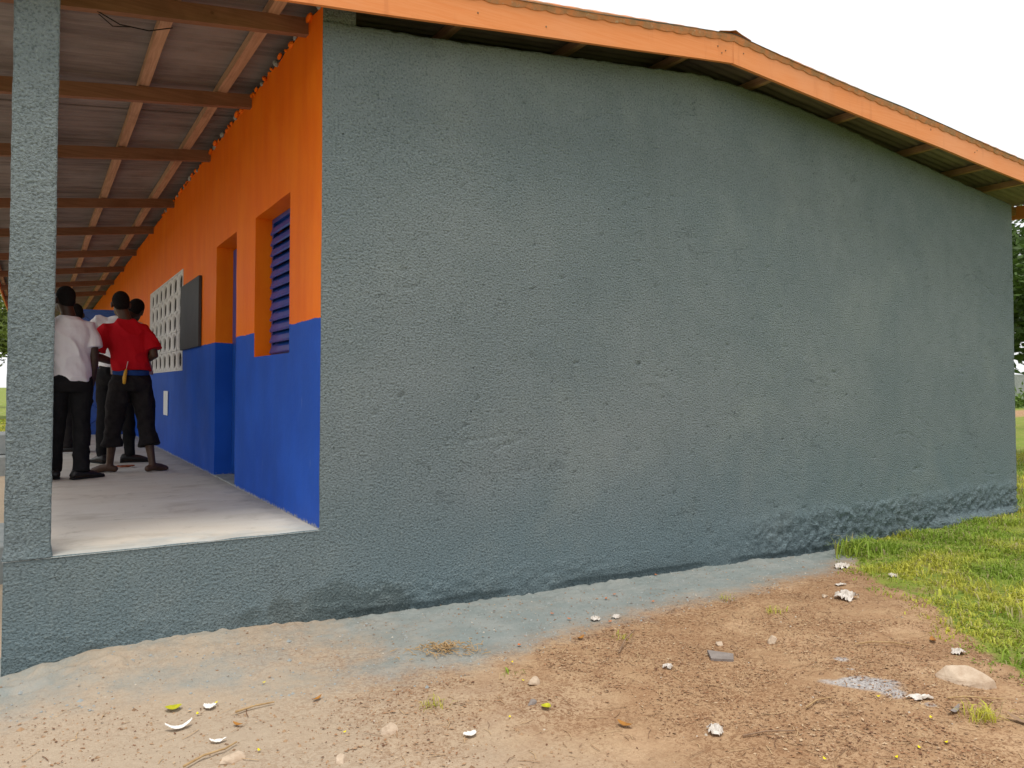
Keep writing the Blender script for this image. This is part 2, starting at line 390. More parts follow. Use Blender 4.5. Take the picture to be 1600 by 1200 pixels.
def path_w(x, y):          # bare footpath crossing the field beyond the right corner
    d = (y - 12.7) - 0.10 * (x - 20) ; return 1 - sstep(1.0, 2.2, abs(d + 0.8 * nz(x * .3, y * .3, 2)))
def gz(x, y):
    d = max(0.0, -y)
    k = math.exp(-(d / 0.55) ** 1.5) if y < 0.3 else 1.0
    far = sstep(9, 14, abs(x)) + sstep(4, 9, y)
    b = -.56 + (interp(GB, x) + .56) * k * (1 - min(1, far))
    b += 0.018 * nz(x * 1.1, y * 1.1, 3) * (1 - 0.4 * k) + 0.010 * nz(x * 3.7, y * 3.7, 5)
    # small humps of hardened mortar along the wall, more at the left corner
    hump = sstep(-.45, -.05, y) * (0.016 * max(0, nz(x * 9, y * 12, 7)) + 0.010 * nz(x * 22, y * 22, 8))
    left = sstep(-.55, -1.2, x) * sstep(-.6, -.1, y)
    hump += left * (0.030 * max(0, nz(x * 7, y * 8, 17)) + 0.016 * nz(x * 17, y * 17, 18))
    b += hump * (1 if -2.5 < x < 8 and y < .3 else 0)
    # a shadow gap between apron and wall
    if 0.1 < x < 5.0 and y < .3: b -= 0.022 * sstep(-.055, -.012, y) * sstep(-.35, .35, nz(x * 2.1, 0, 31) + .25)
    return b
def spaced(lo, hi, step, far, grow=1.16):
    v = []; x = lo
    while x < hi: v.append(x); x += step
    v.append(hi); s = step; L = []; x = lo
    while x > -far: s *= grow; x -= s; L.append(x)
    s = step; Rr = []; x = hi
    while x < far: s *= grow; x += s; Rr.append(x)
    return L[::-1] + v + Rr
gx = spaced(-2.2, 5.2, 0.016, 500); gy = spaced(-3.3, 0.06, 0.016, 500)
V = []; K = []
for y in gy:
    for x in gx:
        near = -4 < x < 14 and -6 < y < 12
        z = gz(x, y) if near or abs(x) < 60 and abs(y) < 60 else -.56
        if -3 < x < 6 and -4 < y < .1: z += 0.0035 * nz(x * 26, y * 26, 1) + 0.002 * nz(x * 60, y * 60, 2)
        V.append((x, y, z))
        pe = interp(PAINT_EDGE, x); d = y - pe
        p = sstep(-.30, .34, d) if -2.4 < x < 8 and y < .3 else 0.0
        p *= 1 - 0.62 * sstep(.75, -.25, x) * sstep(-1.75, -1.2, x) * (0.85 + .5 * nz(x * 2, y * 3, 12))   # bare earth shows through on the left
        if x < -.7: p = max(p, .62 * sstep(-.7, -1.35, x) * sstep(-.95, -.25, y)) if y < .3 else p
        far_g = 1.0 if (abs(x) > 9 or y > 3 or y < -7) else 0.0
        gw = max(grass_w(x, y) if -4 < x < 9.5 and -7 < y < 4 else 0.0, far_g * (1 - path_w(x, y)))
        if x < -1.5 and y > -1 and y < 40: gw = sstep(13, 16, y + nz(x, y, 3))
        bx, by = x - 1.86, y + 2.13; u = bx * .72 - by * .69; v_ = bx * .69 + by * .72
        bl = 1 - sstep(.35, 1.15, math.hypot(u / .24, v_ / (.075 + .10 * sstep(-.2, .2, u))) + .5 * nz(x * 9, y * 9, 77))
        for (qx, qy, qr) in ((2.09, -1.86, .05), (1.90, -2.42, .035), (1.99, -1.98, .03)): bl = max(bl, .8 * (1 - sstep(.4, 1.3, math.hypot(x - qx, y - qy) / qr)))
        K.append((p, gw, bl))
nx = len(gx)
F = [(j*nx+i, j*nx+i+1, (j+1)*nx+i+1, (j+1)*nx+i) for j in range(len(gy)-1) for i in range(nx-1)]
ground = mesh('ground', V, F, M_ground, smooth=True); attr(ground, 'mask', K); tag(ground, kind='structure')

# ------------------------------------------------------------------ the building
B = empty('school_building')
tag(B, 'long low building with grey stucco gable, orange and blue veranda wall and sheet roof', 'building')
LEN = 27.0; WX = 7.86; SLAB = -1.5
TOP = [(0, 2.935), (.1, 2.947), (.81, 3.01), (1.82, 3.13), (3.08, 3.275), (3.83, 3.262), (4.69, 3.195), (5.67, 3.07), (6.8, 2.945), (7.86, 2.835)]
def wd(x, z):
    """how far the stucco stands proud of the wall plane"""
    d = 0.003 * nz(x * 1.1, z * 1.1, 40) + 0.0012 * nz(x * 6, z * 6, 41) + 0.0007 * nz(x * 22, z * 22, 42) + 0.0012 * nz(x * 48, z * 48, 43)
    rz = sstep(2.6, 4.6, x + .5 * nz(x * 2, z * 2, 44)) * sstep(-.22, -.42, z + .12 * nz(x * 2.3, z * 5, 45))
    if rz > 0:
        a = (x * .8 + z * .6); b = (z * .8 - x * .6)
        wx = .10 * nz(x * 5, z * 5, 56); rg = 1 - abs(2 * nz((a + wx) * 6.5, (b + wx) * 11, 46)); r2 = 1 - abs(2 * nz((b - wx) * 9, a * 17, 57)); d += rz * (0.013 * rg * rg + 0.010 * r2 * r2 - .010 + 0.012 * nz(x * 13, z * 15, 47) + 0.008 * nz(x * 31, z * 31, 48))
    # thrown mortar ridges low down by the corner
    lz = sstep(-.30, -.46, z) * sstep(2.8, 1.6, x)
    d += lz * (0.010 * max(0, nz(x * 5, z * 22, 49)) + 0.007 * nz(x * 18, z * 26, 50))
    # fallen-out pits
    p = nz(x * 17, z * 24, 51)
    if p > .60: d -= 0.009 * sstep(.60, .70, p)
    c = abs(nz(x * 1.5, z * 4.0, 52)) ; q = nz(x * .9, z * 1.2, 53)
    if c < .018 and q > .22: d -= 0.006 * (1 - c / .018)
    if x < .3: d = max(d, -.002 if x > .06 else -.0005)
    zg = interp(GB, x); d -= .016 * sstep(zg + .030, zg + .012, z + .012 * nz(x * 7, 0, 58)) * sstep(.03, .3, x) * sstep(5.3, 4.3, x) * sstep(-.45, .0, nz(x * 1.7, 1, 59))
    if x > 6.1: d += 0.075 * sstep(6.1, 6.35, x) * sstep(-.50, -.55, z + .02 * nz(x * 6, 0, 55)) * (1 + .4 * nz(x * 5, z * 9, 54))
    return d
def stucco_front(name, x0, x1, zbot, ztop, step, parent, depth=.2, wrap=True, cap=True):
    n = int((x1 - x0) / step); h = int((ztop((x0 + x1) / 2) - zbot) / step); V = []; F = []
    for i in range(n + 1):
        x = x0 + (x1 - x0) * i / n; zt = ztop(x)
        for j in range(h + 1):
            z = zbot + (zt - zbot) * j / h; V.append((x, -wd(x, z), z))
    m = h + 1
    F = [(i*m+j, (i+1)*m+j, (i+1)*m+j+1, i*m+j+1) for i in range(n) for j in range(h)]
    def skirt(ids):
        k = len(V)
        for q in ids: V.append((V[q][0], depth, V[q][2]))
        for a in range(len(ids) - 1): F.append((ids[a], k + a, k + a + 1, ids[a + 1]))
    if cap: skirt([n*m + j for j in range(m)])
    skirt([i*m + h for i in range(n + 1)])
    if wrap: skirt([j for j in range(m)])
    return fixn(mesh(name, V, F, M_stucco, parent, True))
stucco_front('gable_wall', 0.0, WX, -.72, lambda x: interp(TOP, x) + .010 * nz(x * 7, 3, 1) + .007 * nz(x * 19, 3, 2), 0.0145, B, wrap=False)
plinth = stucco_front('veranda_plinth', SLAB, 0.0, -.72, lambda x: -0.002 + .004 * nz(x * 6, 2, 5), 0.0145, B, depth=.1, cap=False)

# veranda slab: the long side of the plinth and the cement floor on it
g = G(); g.box((SLAB + .004, .004, -.75), (-.001, LEN, -.012)); g.build('slab', M_stucco, B)
fx = [SLAB - .004 + (abs(SLAB) + .004) * i / 60 for i in range(61)]; fy = []
y = -.004
while y < LEN: fy.append(y); y += .03 if y < 3 else (.08 if y < 8 else .3)
V = [(x, y, (.003 * nz(x * 2, y * 2, 60) + .0022 * nz(x * 7, y * 7, 61)) * sstep(-.01, .1, y) - (.006 if y < 0 else 0)) for y in fy for x in fx]
F = [(j*61+i, j*61+i+1, (j+1)*61+i+1, (j+1)*61+i) for j in range(len(fy)-1) for i in range(60)]
mesh('veranda_floor', V, F, M_floor, B, True)

# the long painted wall with its openings: (y0, y1, z0, z1, reveal material index)
OPEN = [(.65, 1.58, 1.03, 2.075, 1), (2.20, 3.04, -.0, 2.08, 0), (4.87, 7.75, .995, 2.11, 2), (9.75, 10.6, 0, 2.08, 0), (12.0, 14.5, .995, 2.11, 2)]
def breaks(lo, hi, pts, step):
    P = sorted({lo, hi, *[p for p in pts if lo < p < hi]}); out = []
    for a, b in zip(P, P[1:]):
        k = max(1, round((b - a) / step)); out += [a + (b - a) * i / k for i in range(k)]
    return out + [hi]
by_ = breaks(.004, LEN, [q for o in OPEN for q in o[:2]], .06); bz_ = breaks(-.01, 3.05, [q for o in OPEN for q in o[2:4]], .06)
def ow(y, z): return .0035 * nz(y * 1.3, z * 1.3, 70) + .0018 * nz(y * 5, z * 5, 71)
V = []; F = []; MI = []; idx = {}
def vid(y, z, side):
    k = (round(y, 5), round(z, 5), side)
    if k not in idx:
        idx[k] = len(V)
        zz = z + (.02 * nz(y * 6, 1, 72) - .01 if z > 3.04 else 0)
        V.append((-ow(y, z) if side == 0 else .20, y, zz))
    return idx[k]
def inside(y, z):
    for k, o in enumerate(OPEN):
        if o[0] < y < o[1] and o[2] < z < o[3]: return k
    return -1
nyb, nzb = len(by_) - 1, len(bz_) - 1
cell = [[inside((by_[i] + by_[i+1]) / 2, (bz_[j] + bz_[j+1]) / 2) for j in range(nzb)] for i in range(nyb)]
for i in range(nyb):
    for j in range(nzb):
        if cell[i][j] >= 0: continue
        y0, y1, z0, z1 = by_[i], by_[i+1], bz_[j], bz_[j+1]
        F.append((vid(y0,z0,0), vid(y0,z1,0), vid(y1,z1,0), vid(y1,z0,0))); MI.append(0)
        for di, dj, e in ((1,0,((y1,z0),(y1,z1))), (-1,0,((y0,z1),(y0,z0))), (0,1,((y1,z1),(y0,z1))), (0,-1,((y0,z0),(y1,z0)))):
            a, b = i + di, j + dj; nb = cell[a][b] if 0 <= a < nyb and 0 <= b < nzb else None
            if nb is None and di != -1 and dj != 1: continue
            if nb is not None and nb < 0: continue
            (ya, za), (yb, zb) = e
            F.append((vid(ya,za,0), vid(ya,za,1), vid(yb,zb,1), vid(yb,zb,0))); MI.append(OPEN[nb][4] if nb is not None else (3 if di == -1 else 0))
vw = mesh('veranda_wall', V, F, [M_paint, M_orange, M_white, M_stucco], B, False, MI)
g = G(); g.box((.205, .25, -.01), (.22, LEN, 2.9)); g.build('dark_backing', M_dark, B)  # near-black sheet standing in for the darkness of the room
# the other two walls close the box
g = G(); g.box((WX - .2, .205, -.7), (WX - .001, LEN, 2.82)); g.build('rear_wall', M_stucco, B)
g = G(); g.box((.0, LEN, -.7), (WX, LEN + .2, 2.9)); g.build('end_wall', M_stucco, B)

# louvred window: blue steel frame with tilted slats
def box_obj(name, a, b, mat, parent, bev=0.0, M=None):
    o = G().box(a, b, M).build(name, mat, parent)
    if bev:
        md = o.modifiers.new('bevel', 'BEVEL'); md.width = bev; md.segments = 2
    return o
g = G()
for a, b in (((.125, .652, 1.032), (.155, .685, 2.073)), ((.125, 1.545, 1.032), (.155, 1.578, 2.073)), ((.125, .685, 1.032), (.155, 1.545, 1.06)), ((.125, .685, 2.04), (.155, 1.545, 2.073))): g.box(a, b)
win = g.build('window', M_bluemetal, B)
NS = 12
sm = None
for k in range(NS):
    z = 1.065 + (k + .5) * (2.035 - 1.065) / NS
    if sm is None:
        gg = G(); V = []; F = []          # pressed steel slat with a folded lip
        prof = [(-.040, -.050), (-.046, -.040), (-.042, -.032), (-.030, .0), (.004, .034), (.020, .052), (.026, .048), (.012, .030), (-.020, -.004), (-.032, -.034), (-.034, -.050)]
        for yy in (.69, 1.54): V += [(px * .9, yy, pz) for px, pz in prof]
        n = len(prof); F = [(i, (i+1) % n, n + (i+1) % n, n + i) for i in range(n)] + [tuple(range(n))[::-1], tuple(range(n, 2*n))]
        s = fixn(mesh('louvre_slat', V, F, M_bluemetal, win)); sm = s.data
    else:
        s = bpy.data.objects.new('louvre_slat', sm); C.objects.link(s); s.parent = win
    s.location = (.142, 0, z)
    clip = box_obj('slat_clip', (.086, .69, z - .050), (.100, .735, z - .042), M_cement, win)

# near door, closed, set deep in its opening
door = box_obj('door', (.148, 2.205, .02), (.178, 3.035, 2.06), M_bluemetal, B)
for zz in (.10, .72, 1.34): box_obj('door_panel', (.140, 2.28, zz), (.147, 2.96, zz + .56), M_bluemetal, door, .004)
box_obj('door_frame', (.128, 2.202, .0), (.150, 2.236, 2.076), M_bluemetal, door)
box_obj('door_threshold', (.0, 2.202, .0), (.19, 3.038, .012), M_cement, B)

# pierced block screens
def block_mesh():
    w, h, t = .4066, .2195, .075; n = 28; V = []; F = []
    cxs = []
    def outer(a):
        c, s = math.cos(a), math.sin(a); k = min((w/2-.002) / max(abs(c), 1e-6), (h/2-.002) / max(abs(s), 1e-6)); return c * k, s * k
    def hole(a, q):
        c, s = math.cos(a), math.sin(a)
        return math.copysign(abs(c) ** .8, c) * .150 * q, math.copysign(abs(s) ** .8, s) * .086 * q
    A = [2 * math.pi * (k + .5) / n for k in range(n)]
    for ring in ('o', 'a', 'b', 'c', 'd'):
        for a in A:
            if ring == 'o': yy, zz = outer(a); xx = 0
            elif ring == 'a': yy, zz = hole(a, 1.08); xx = 0
            elif ring == 'b': yy, zz = hole(a, 1.0); xx = .008
            elif ring == 'c': yy, zz = hole(a, .93); xx = .022
            else: yy, zz = hole(a, .90); xx = t
            V.append((xx, yy, zz))
    for r in range(4):
        for k in range(n): F.append((r*n+k, r*n+(k+1) % n, (r+1)*n+(k+1) % n, (r+1)*n+k))
    k0 = len(V)
    for a in A: yy, zz = outer(a); V.append((t, yy, zz))
    for k in range(n): F.append((k, k0+k, k0+(k+1) % n, (k+1) % n))
    m1 = len(F)
    g = G(); g.V = V; g.F = F
    # the moulded petal inside the hole
    V2 = []; q = []
    g2 = G()
    g2.box((.030, -.018, -.078), (.060, .018, .078)); g2.box((.034, -.135, -.014), (.062, .135, .014))
    for s in (-1, 1):
        g2.tube([(.045, s * .06, -.055), (.045, s * .035, 0), (.045, s * .06, .055)], [.016, .02, .016], 6)
    mi = [0] * len(F) + [1] * len(g2.F)
    for k in range(3*n, 4*n): mi[k] = 1
    g.add(g2.V, g2.F)
    m = bpy.data.meshes.new('vent_block'); m.from_pydata(g.V, [], g.F); m.materials.append(M_white); m.materials.append(M_hole)
    m.polygons.foreach_set('material_index', mi); m.update()
    b = bmesh.new(); b.from_mesh(m); bmesh.ops.recalc_face_normals(b, faces=b.faces); b.to_mesh(m); b.free()
    return m
bmsh = block_mesh()
for (ya, yb, nyk) in ((4.87, 7.75, 7), (12.0, 14.5, 6)):
    scr = G()
    for a, b in (((-.008, ya - .0, .985), (.19, ya + .018, 2.12)), ((-.008, yb - .018, .985), (.19, yb, 2.12)), ((-.008, ya + .018, .985), (.19, yb - .018, 1.0)), ((-.008, ya + .018, 2.105), (.19, yb - .018, 2.12))): scr.box(a, b)
    scr.box((.16, ya + .02, 1.0), (.168, yb - .02, 2.1))  # dark plate behind the holes, its colour standing in for shade
    so_ = scr.build('pierced_block_screen', [M_white], B)
    so_.data.materials.append(M_hole); pl = so_.data.polygons
    for p in list(pl)[-6:]: p.material_index = 1
    for i in range(nyk):
        for j in range(5):
            o = bpy.data.objects.new('vent_block', bmsh); C.objects.link(o); o.parent = so_
            sy = (yb - ya - .036) / nyk; o.scale = (1, sy / .4085, .221 / .2210)
            o.location = (-.003 + .004 * nz(i * 3.1, j * 2.7, 1), ya + .018 + (i + .5) * sy, 1.0 + (j + .5) * .221)
            o.rotation_euler = (.008 * nz(i * 1.7, j * 5.1, 8), 0, .01 * nz(i, j * 3.3, 9))

# charcoal notice board beside the screen and the white plate below it
nb = box_obj('notice_board', (-.032, 3.735, 1.205), (-.004, 4.862, 1.907), M_board, B, .003)
M_plate = simple('white_plastic_plate', (0.80, 0.80, 0.80), (0.74, 0.74, 0.74), 5, .4)
pm = box_obj('white_plate', (-.014, 5.90, .45), (-.003, 6.23, .75), M_plate, B, .004)

# open door leaf of the next room, swung across the veranda
dl = empty('open_door', (-.012, 9.76, .02), R(180 - 12), B)
lf = box_obj('door_leaf', (0, -.018, 0), (.82, .018, 2.03), M_bluemetal, dl)
for zz in (0.03, .70, 1.37):
    for a, b in (((.0, 0, zz), (.82, 0, zz + .62)), ((.82, 0, zz), (.0, 0, zz + .62))):
        for s in (-1, 1):
            G().tube([(a[0], s * .024, a[2]), (b[0], s * .024, b[2])], [.008, .008], 6, False).build('brace', M_bluemetal, dl)
    for s in (-1, 1):
        box_obj('rail', (0, s * .026 - .012, zz + .62), (.82, s * .026 + .012, zz + .66), M_bluemetal, dl)
box_obj('stile', (-.004, -.034, 0), (.04, .034, 2.03), M_bluemetal, dl); box_obj('stile', (.78, -.034, 0), (.824, .034, 2.03), M_bluemetal, dl)

# pillars
def pillar(y0):
    V = []; F = []; n = 13; h = 190; W = .19; zt = 2.765; per = []
    for k in range(4 * n):
        s, q = divmod(k, n); u = q / n * W
        per.append([(u, 0), (W, u), (W - u, W), (0, W - u)][s])
    rnd = lambda u: u
    for j in range(h + 1):
        z = -.001 + (zt + .001) * j / h
        for (a, b) in per:
            x = SLAB + a; y = y0 + b
            cx, cy = SLAB + W / 2, y0 + W / 2; dx, dy = x - cx, y - cy; L = math.hypot(dx, dy)
            rr = min(1, .131 / L); d = .0028 * nz(x * 9, z * 9, y * 9 + 3) + .0026 * nz(x * 45, z * 45, y * 45) + .0014 * nz(x * 80, z * 80, y * 80)
            k = 1 + d / L; flare = 1 + .08 * sstep(.05, 0, z)
            V.append((cx + dx * rr * k * flare, cy + dy * rr * k * flare, z))
    m = 4 * n
    F = [(j*m+k, j*m+(k+1) % m, (j+1)*m+(k+1) % m, (j+1)*m+k) for j in range(h) for k in range(m)]
    F.append(tuple(h*m + k for k in range(m)))
    return mesh('pillar', V, F, M_stucco, B, True)
for yp in (.004, 3.3, 6.6, 9.9, 13.2): pillar(yp)

# ------------------------------------------------------------------ roof (part of the building)
RX = 3.09
def zs(x):                       # underside of the sheets
    return 3.125 + .110 * x if x < RX else 3.125 + .110 * RX - .083 * (x - RX)
def rake(x): return -.20 - .029 * x       # front edge runs a little out of square
EX0, EX1 = -2.04, 8.75
roof = empty('roof', (0, 0, 0), 0, B)
def sheet(x0, x1, y0, y1, k):
    A, L = .0105, .076; n = max(6, int((y1 - y0) / L * 6)); nxs = 9; V = []; F = []
    dz = random.uniform(-.002, .002); tz = random.uniform(-.002, .002)
    for i in range(nxs):
        x = x0 + (x1 - x0) * i / (nxs - 1)
        for j in range(n + 1):
            t = j / n; ya = rake(x) - .015 if y0 is None else y0
            yy = (rake(x) - .022 if k == 0 else y0) * (1 - t) + y1 * t
            V.append((x, yy, zs(x) + .012 + A * math.cos(2 * math.pi * yy / L) + dz + tz * (t - .5) * 2 + .004 * nz(x * 1.5, yy * 2, 80) + (.004 if k % 2 else 0)))
    m = n + 1
    F = [(i*m+j, (i+1)*m+j, (i+1)*m+j+1, i*m+j+1) for i in range(nxs-1) for j in range(n)]
    o = mesh('roof_sheet', V, F, M_zinc, roof, True)
    md = o.modifiers.new('thickness', 'SOLIDIFY'); md.thickness = .0012; md.offset = 1
    return o
y = -.2; k = 0
while y < LEN + .3:
    y1 = y + (.74 if k else .62)
    sheet(EX0, RX + .01, y - .11 if k else y, y1, k); sheet(RX - .01, EX1, y - .11 if k else y, y1, k)
    y = y1; k += 1
# ridge cap
V = []; F = []
for j, yy in enumerate([rake(RX) - .03, 2, 6, 10, 14, LEN + .3]):
    for dx, dz in ((-.17, .002), (-.06, .018), (0, .034), (.06, .018), (.17, .002)): V.append((RX + dx, yy, zs(RX + dx) + .022 + dz * .8))
for j in range(5):
    for i in range(4): F.append((j*5+i, j*5+i+1, (j+1)*5+i+1, (j+1)*5+i))
rc = mesh('ridge_cap', V, F, M_edge, roof); rc.modifiers.new('thickness', 'SOLIDIFY').thickness = .002
# fascia boards
def board(name, x0, x1, h, drop, mat, n=30, th=.026, wob=.004, seed=0):
    V = []; F = []
    for i in range(n + 1):
        x = x0 + (x1 - x0) * i / n; w = wob * nz(x * .8, seed, 5); yy = rake(x) + .004 * nz(x * .6, seed, 2)
        zt = zs(x) - drop + w; zb = zt - h + .004 * nz(x * 1.3, seed, 9)
        V += [(x, yy, zb), (x, yy, zt), (x, yy + th, zt), (x, yy + th, zb)]
    for i in range(n):
        for q in range(4): F.append((i*4+q, (i+1)*4+q, (i+1)*4+(q+1) % 4, i*4+(q+1) % 4))
    F += [(0, 1, 2, 3), (n*4+3, n*4+2, n*4+1, n*4)]
    return fixn(mesh(name, V, F, mat, roof))
board('fascia_board', EX0, RX - .0015, .195, .0, M_fascia, seed=1); board('fascia_board', RX + .0015, EX1, .20, .0, M_fascia, seed=2)
# the sheet edge hammered over the boards
def edge_strip(x0, x1, n):
    V = []; F = []
    for i in range(n + 1):
        x = x0 + (x1 - x0) * i / n; s = abs(math.sin(x * math.pi / .155)) ** .6
        bulge = .006 + .005 * s + .003 * nz(x * 9, 0, 3); lo = -.020 - .014 * s + .010 * nz(x * 5, 1, 4)
        yy = rake(x)
        V += [(x, yy - .005 - .001 * s, zs(x) + lo), (x, yy - .008 - bulge * .6, zs(x) + .000), (x, yy - .010 - bulge * .5, zs(x) + .020 + .004 * nz(x * 12, 2, 5)), (x, yy + .02, zs(x) + .034 + bulge)]
    for i in range(n):
        for q in range(3): F.append((i*4+q, (i+1)*4+q, (i+1)*4+q+1, i*4+q+1))
    o = mesh('folded_sheet_edge', V, F, M_edge, roof); o.modifiers.new('thickness', 'SOLIDIFY').thickness = .002; return o
edge_strip(EX0, RX, 260); edge_strip(RX, EX1, 280)
# nail heads in the fascia
for x in (2.93, 2.97, 3.01, 3.2, 6.35, 6.39, .9, 1.4):
    G().ball((x, rake(x) - .002, zs(x) - .08 - .05 * random.random()), (.006, .003, .006), 8, 5).build('nail', M_twig, roof)
# eave boards along both long sides
box_obj('eave_board', (EX0 - .0, rake(EX0) + .03, zs(EX0) - .15), (EX0 + .025, LEN + .2, zs(EX0) - .002), M_fascia, roof)
box_obj('eave_board', (EX1 - .03, rake(EX1) + .03, zs(EX1) - .16), (EX1 - .005, LEN + .2, zs(EX1) - .002), M_fascia, roof)
# rafters
for y in (.31, 1.76, 3.41, 5.65, 7.54, 9.7, 11.8, 14.0, 16.2):
    V = []; F = []; sl = .125; n = 8; tw = random.uniform(-.01, .01)
    for i in range(n + 1):
        x = -2.0 + 2.16 * i / n; zb = 2.962 + sl * x + .004 * nz(x, y, 3); yy = y + tw * x + .004 * nz(x * 1.5, y, 6)
        V += [(x, yy - .026, zb), (x, yy - .026, zb + .103), (x, yy + .026, zb + .103), (x, yy + .026, zb)]
    for i in range(n):
        for q in range(4): F.append((i*4+q, (i+1)*4+q, (i+1)*4+(q+1) % 4, i*4+(q+1) % 4))
    F += [(0, 1, 2, 3), (n*4+3, n*4+2, n*4+1, n*4)]
    fixn(mesh('rafter', V, F, M_rafter, roof))
    box_obj('rafter', (.30, y - .026, 2.86), (WX + .72, y + .026, 2.955), M_rafter, roof) if y < 2 else None
# purlins
for x, w in ((-1.96, .05), (-1.36, .062), (-.755, .066), (-.215, .068), (.93, .05), (1.93, .05), (2.90, .05), (3.76, .05), (4.9, .05), (6.1, .05), (7.0, .05), (7.75, .05)):
    V = []; F = []; n = 20
    for i in range(n + 1):
        y = rake(x) + .03 + (LEN + .2 - rake(x) - .03) * (i / n) ** 1.4; xx = x + .014 * nz(x * 3, y * .6, 12); zt = zs(xx) - .002; hh = .062
        V += [(xx - w/2, y, zt - hh), (xx - w/2, y, zt), (xx + w/2, y, zt), (xx + w/2, y, zt - hh)]
    for i in range(n):
        for q in range(4): F.append((i*4+q, (i+1)*4+q, (i+1)*4+(q+1) % 4, i*4+(q+1) % 4))
    F += [(0, 1, 2, 3), (n*4+3, n*4+2, n*4+1, n*4)]
    fixn(mesh('purlin', V, F, M_purlin, roof))
# loose tie wire by the first rafter
G().tube([(-1.18, .28, 2.83), (-1.02, .36, 2.80), (-.86, .50, 2.86), (-.72, .62, 2.96)], [.0035] * 4, 5).build('tie_wire', M_dark, roof)
G().tube([(-1.20, .28, 2.85), (-1.05, .45, 2.82), (-.95, .6, 2.90)], [.003] * 3, 5).build('tie_wire', M_dark, roof)
# lumps of mortar packed between wall top and sheets
for k in range(60):
    y = .1 + k * .11 + random.uniform(-.04, .04); r = random.uniform(.012, .03)
    o = G().ball((-.004 + random.uniform(-.012, .01), y, 3.045 + random.uniform(-.008, .008)), (r * .7, r * 1.9, r * .8), 7, 5, Matrix.Rotation(random.uniform(-.6, .6), 3, 'X')).build('mortar_lump', M_orange if k % 4 else M_cement, B)
# cement steps up to the veranda
def step_block(name, a, b, label):
    o = box_obj(name, a, b, M_cement, None, .012); tag(o, label, 'step'); return o
step_block('cement_step', (-2.15, 2.02, -.62), (-1.506, 3.1, -.28), 'grey cement step against the veranda side, nearest behind the pillar')
step_block('cement_step', (-2.45, 9.75, -.62), (-1.506, 11.1, -.27), 'low wide grey cement step beside the far part of the veranda')
step_block('cement_step', (-2.12, 10.12, -.26), (-1.506, 11.1, .05), 'upper grey cement step stacked on the far low one')
# ------------------------------------------------------------------ people
def remesh(g, name, mat, parent, voxel=.008, smooth_it=3, fold=0.0, fscale=(7, 7, 4), seed=0, cut=None):
    tmp = mesh('tmp', g.V, g.F)
    md = tmp.modifiers.new('r', 'REMESH'); md.mode = 'VOXEL'; md.voxel_size = voxel; md.adaptivity = 0
    sm_ = tmp.modifiers.new('s', 'SMOOTH'); sm_.factor = .5; sm_.iterations = smooth_it
    dg = bpy.context.evaluated_depsgraph_get(); ev = tmp.evaluated_get(dg); m = bpy.data.meshes.new_from_object(ev)
    bpy.data.objects.remove(tmp); m.name = name; m.materials.clear(); m.materials.append(mat)
    if fold:
        nn = [v.normal.copy() for v in m.vertices]
        for v, n in zip(m.vertices, nn):
            x, y, z = v.co; a = nz(x * fscale[0] + z * 2.5, y * fscale[1], z * fscale[2] + seed); b = nz(x * 17 + z * 9, y * 17, z * 11 + seed)
            r = (1 - abs(2 * a)); v.co = v.co + n * fold * (r * r - .35 + .35 * b)
    m.polygons.foreach_set('use_smooth', [True] * len(m.polygons)); m.update()
    o = bpy.data.objects.new(name, m); C.objects.link(o); o.parent = parent; return o
def cloth(name, c, c2=None, rough=.85): return simple(name, c, c2, 14, rough, .25, 220)
def skin_mat(name, c):
    t = NT(name, .5); t.col(t.mix(t.map(t.noise(25, 4), .35, .7), c, tuple(k * .75 for k in c))); t.nor(t.bump(t.noise(120, 3), .1, .003)); return t.m
SK1 = skin_mat('dark_brown_skin', (0.055, 0.031, 0.021)); SK2 = skin_mat('brown_skin', (0.085, 0.045, 0.028))
HAIR = simple('short_black_hair', (0.010, 0.009, 0.009), (0.016, 0.014, 0.013), 90, .95, .6, 300)
def mitt(g, wr, d, side, curl=.35):
    """palm, four unequal bent fingers and a thumb; d = pointing direction, side = thumb side"""
    d = Vector(d).normalized(); s = Vector(side); s = (s - d * s.dot(d)).normalized(); p = d.cross(s); wr = Vector(wr)
    g.tube([wr, wr + d * .045, wr + d * .085], [.024, .033, .034], 10, True, .55)
    for k, L in enumerate((.070, .080, .074, .058)):
        b = wr + d * .085 + s * (.028 - k * .0185); m1 = b + d * L * .45 + p * L * .1 * curl; m2 = m1 + d * L * .32 + p * L * .30 * curl; e = m2 + d * L * .23 + p * L * .40 * curl
        g.tube([b - d * .02, b, m1, m2, e], [.009, .0092, .0086, .0078, .007], 8)
    b = wr + d * .03 + s * .028
    g.tube([b, b + s * .022 + d * .03, b + s * .027 + d * .062], [.0125, .011, .009], 8)
def foot(g, ank, yaw, bare=True):
    d = Vector((math.sin(yaw), math.cos(yaw), 0)); s = Vector((math.cos(yaw), -math.sin(yaw), 0)); a = Vector((ank[0], ank[1], 0))
    g.tube([a - d * .045 + Vector((0, 0, .032)), a + d * .02 + Vector((0, 0, .045)), a + d * .09 + Vector((0, 0, .034)), a + d * .145 + Vector((0, 0, .022))], [.031, .040, .036, .026], 12)
    g.tube([a + d * .05 + s * .0 + Vector((0, 0, .02)), a + d * .14 + Vector((0, 0, .018))], [.03, .038], 12, True, .5)
    if bare:
        for k in range(5):
            q = a + d * (.165 - .010 * abs(k - 1.2) * 1.3) + s * ((k - 2) * .0155) + Vector((0, 0, .012)); g.ball(q, (.011, .011, .010) if k else (.013, .013, .011), 8, 6)
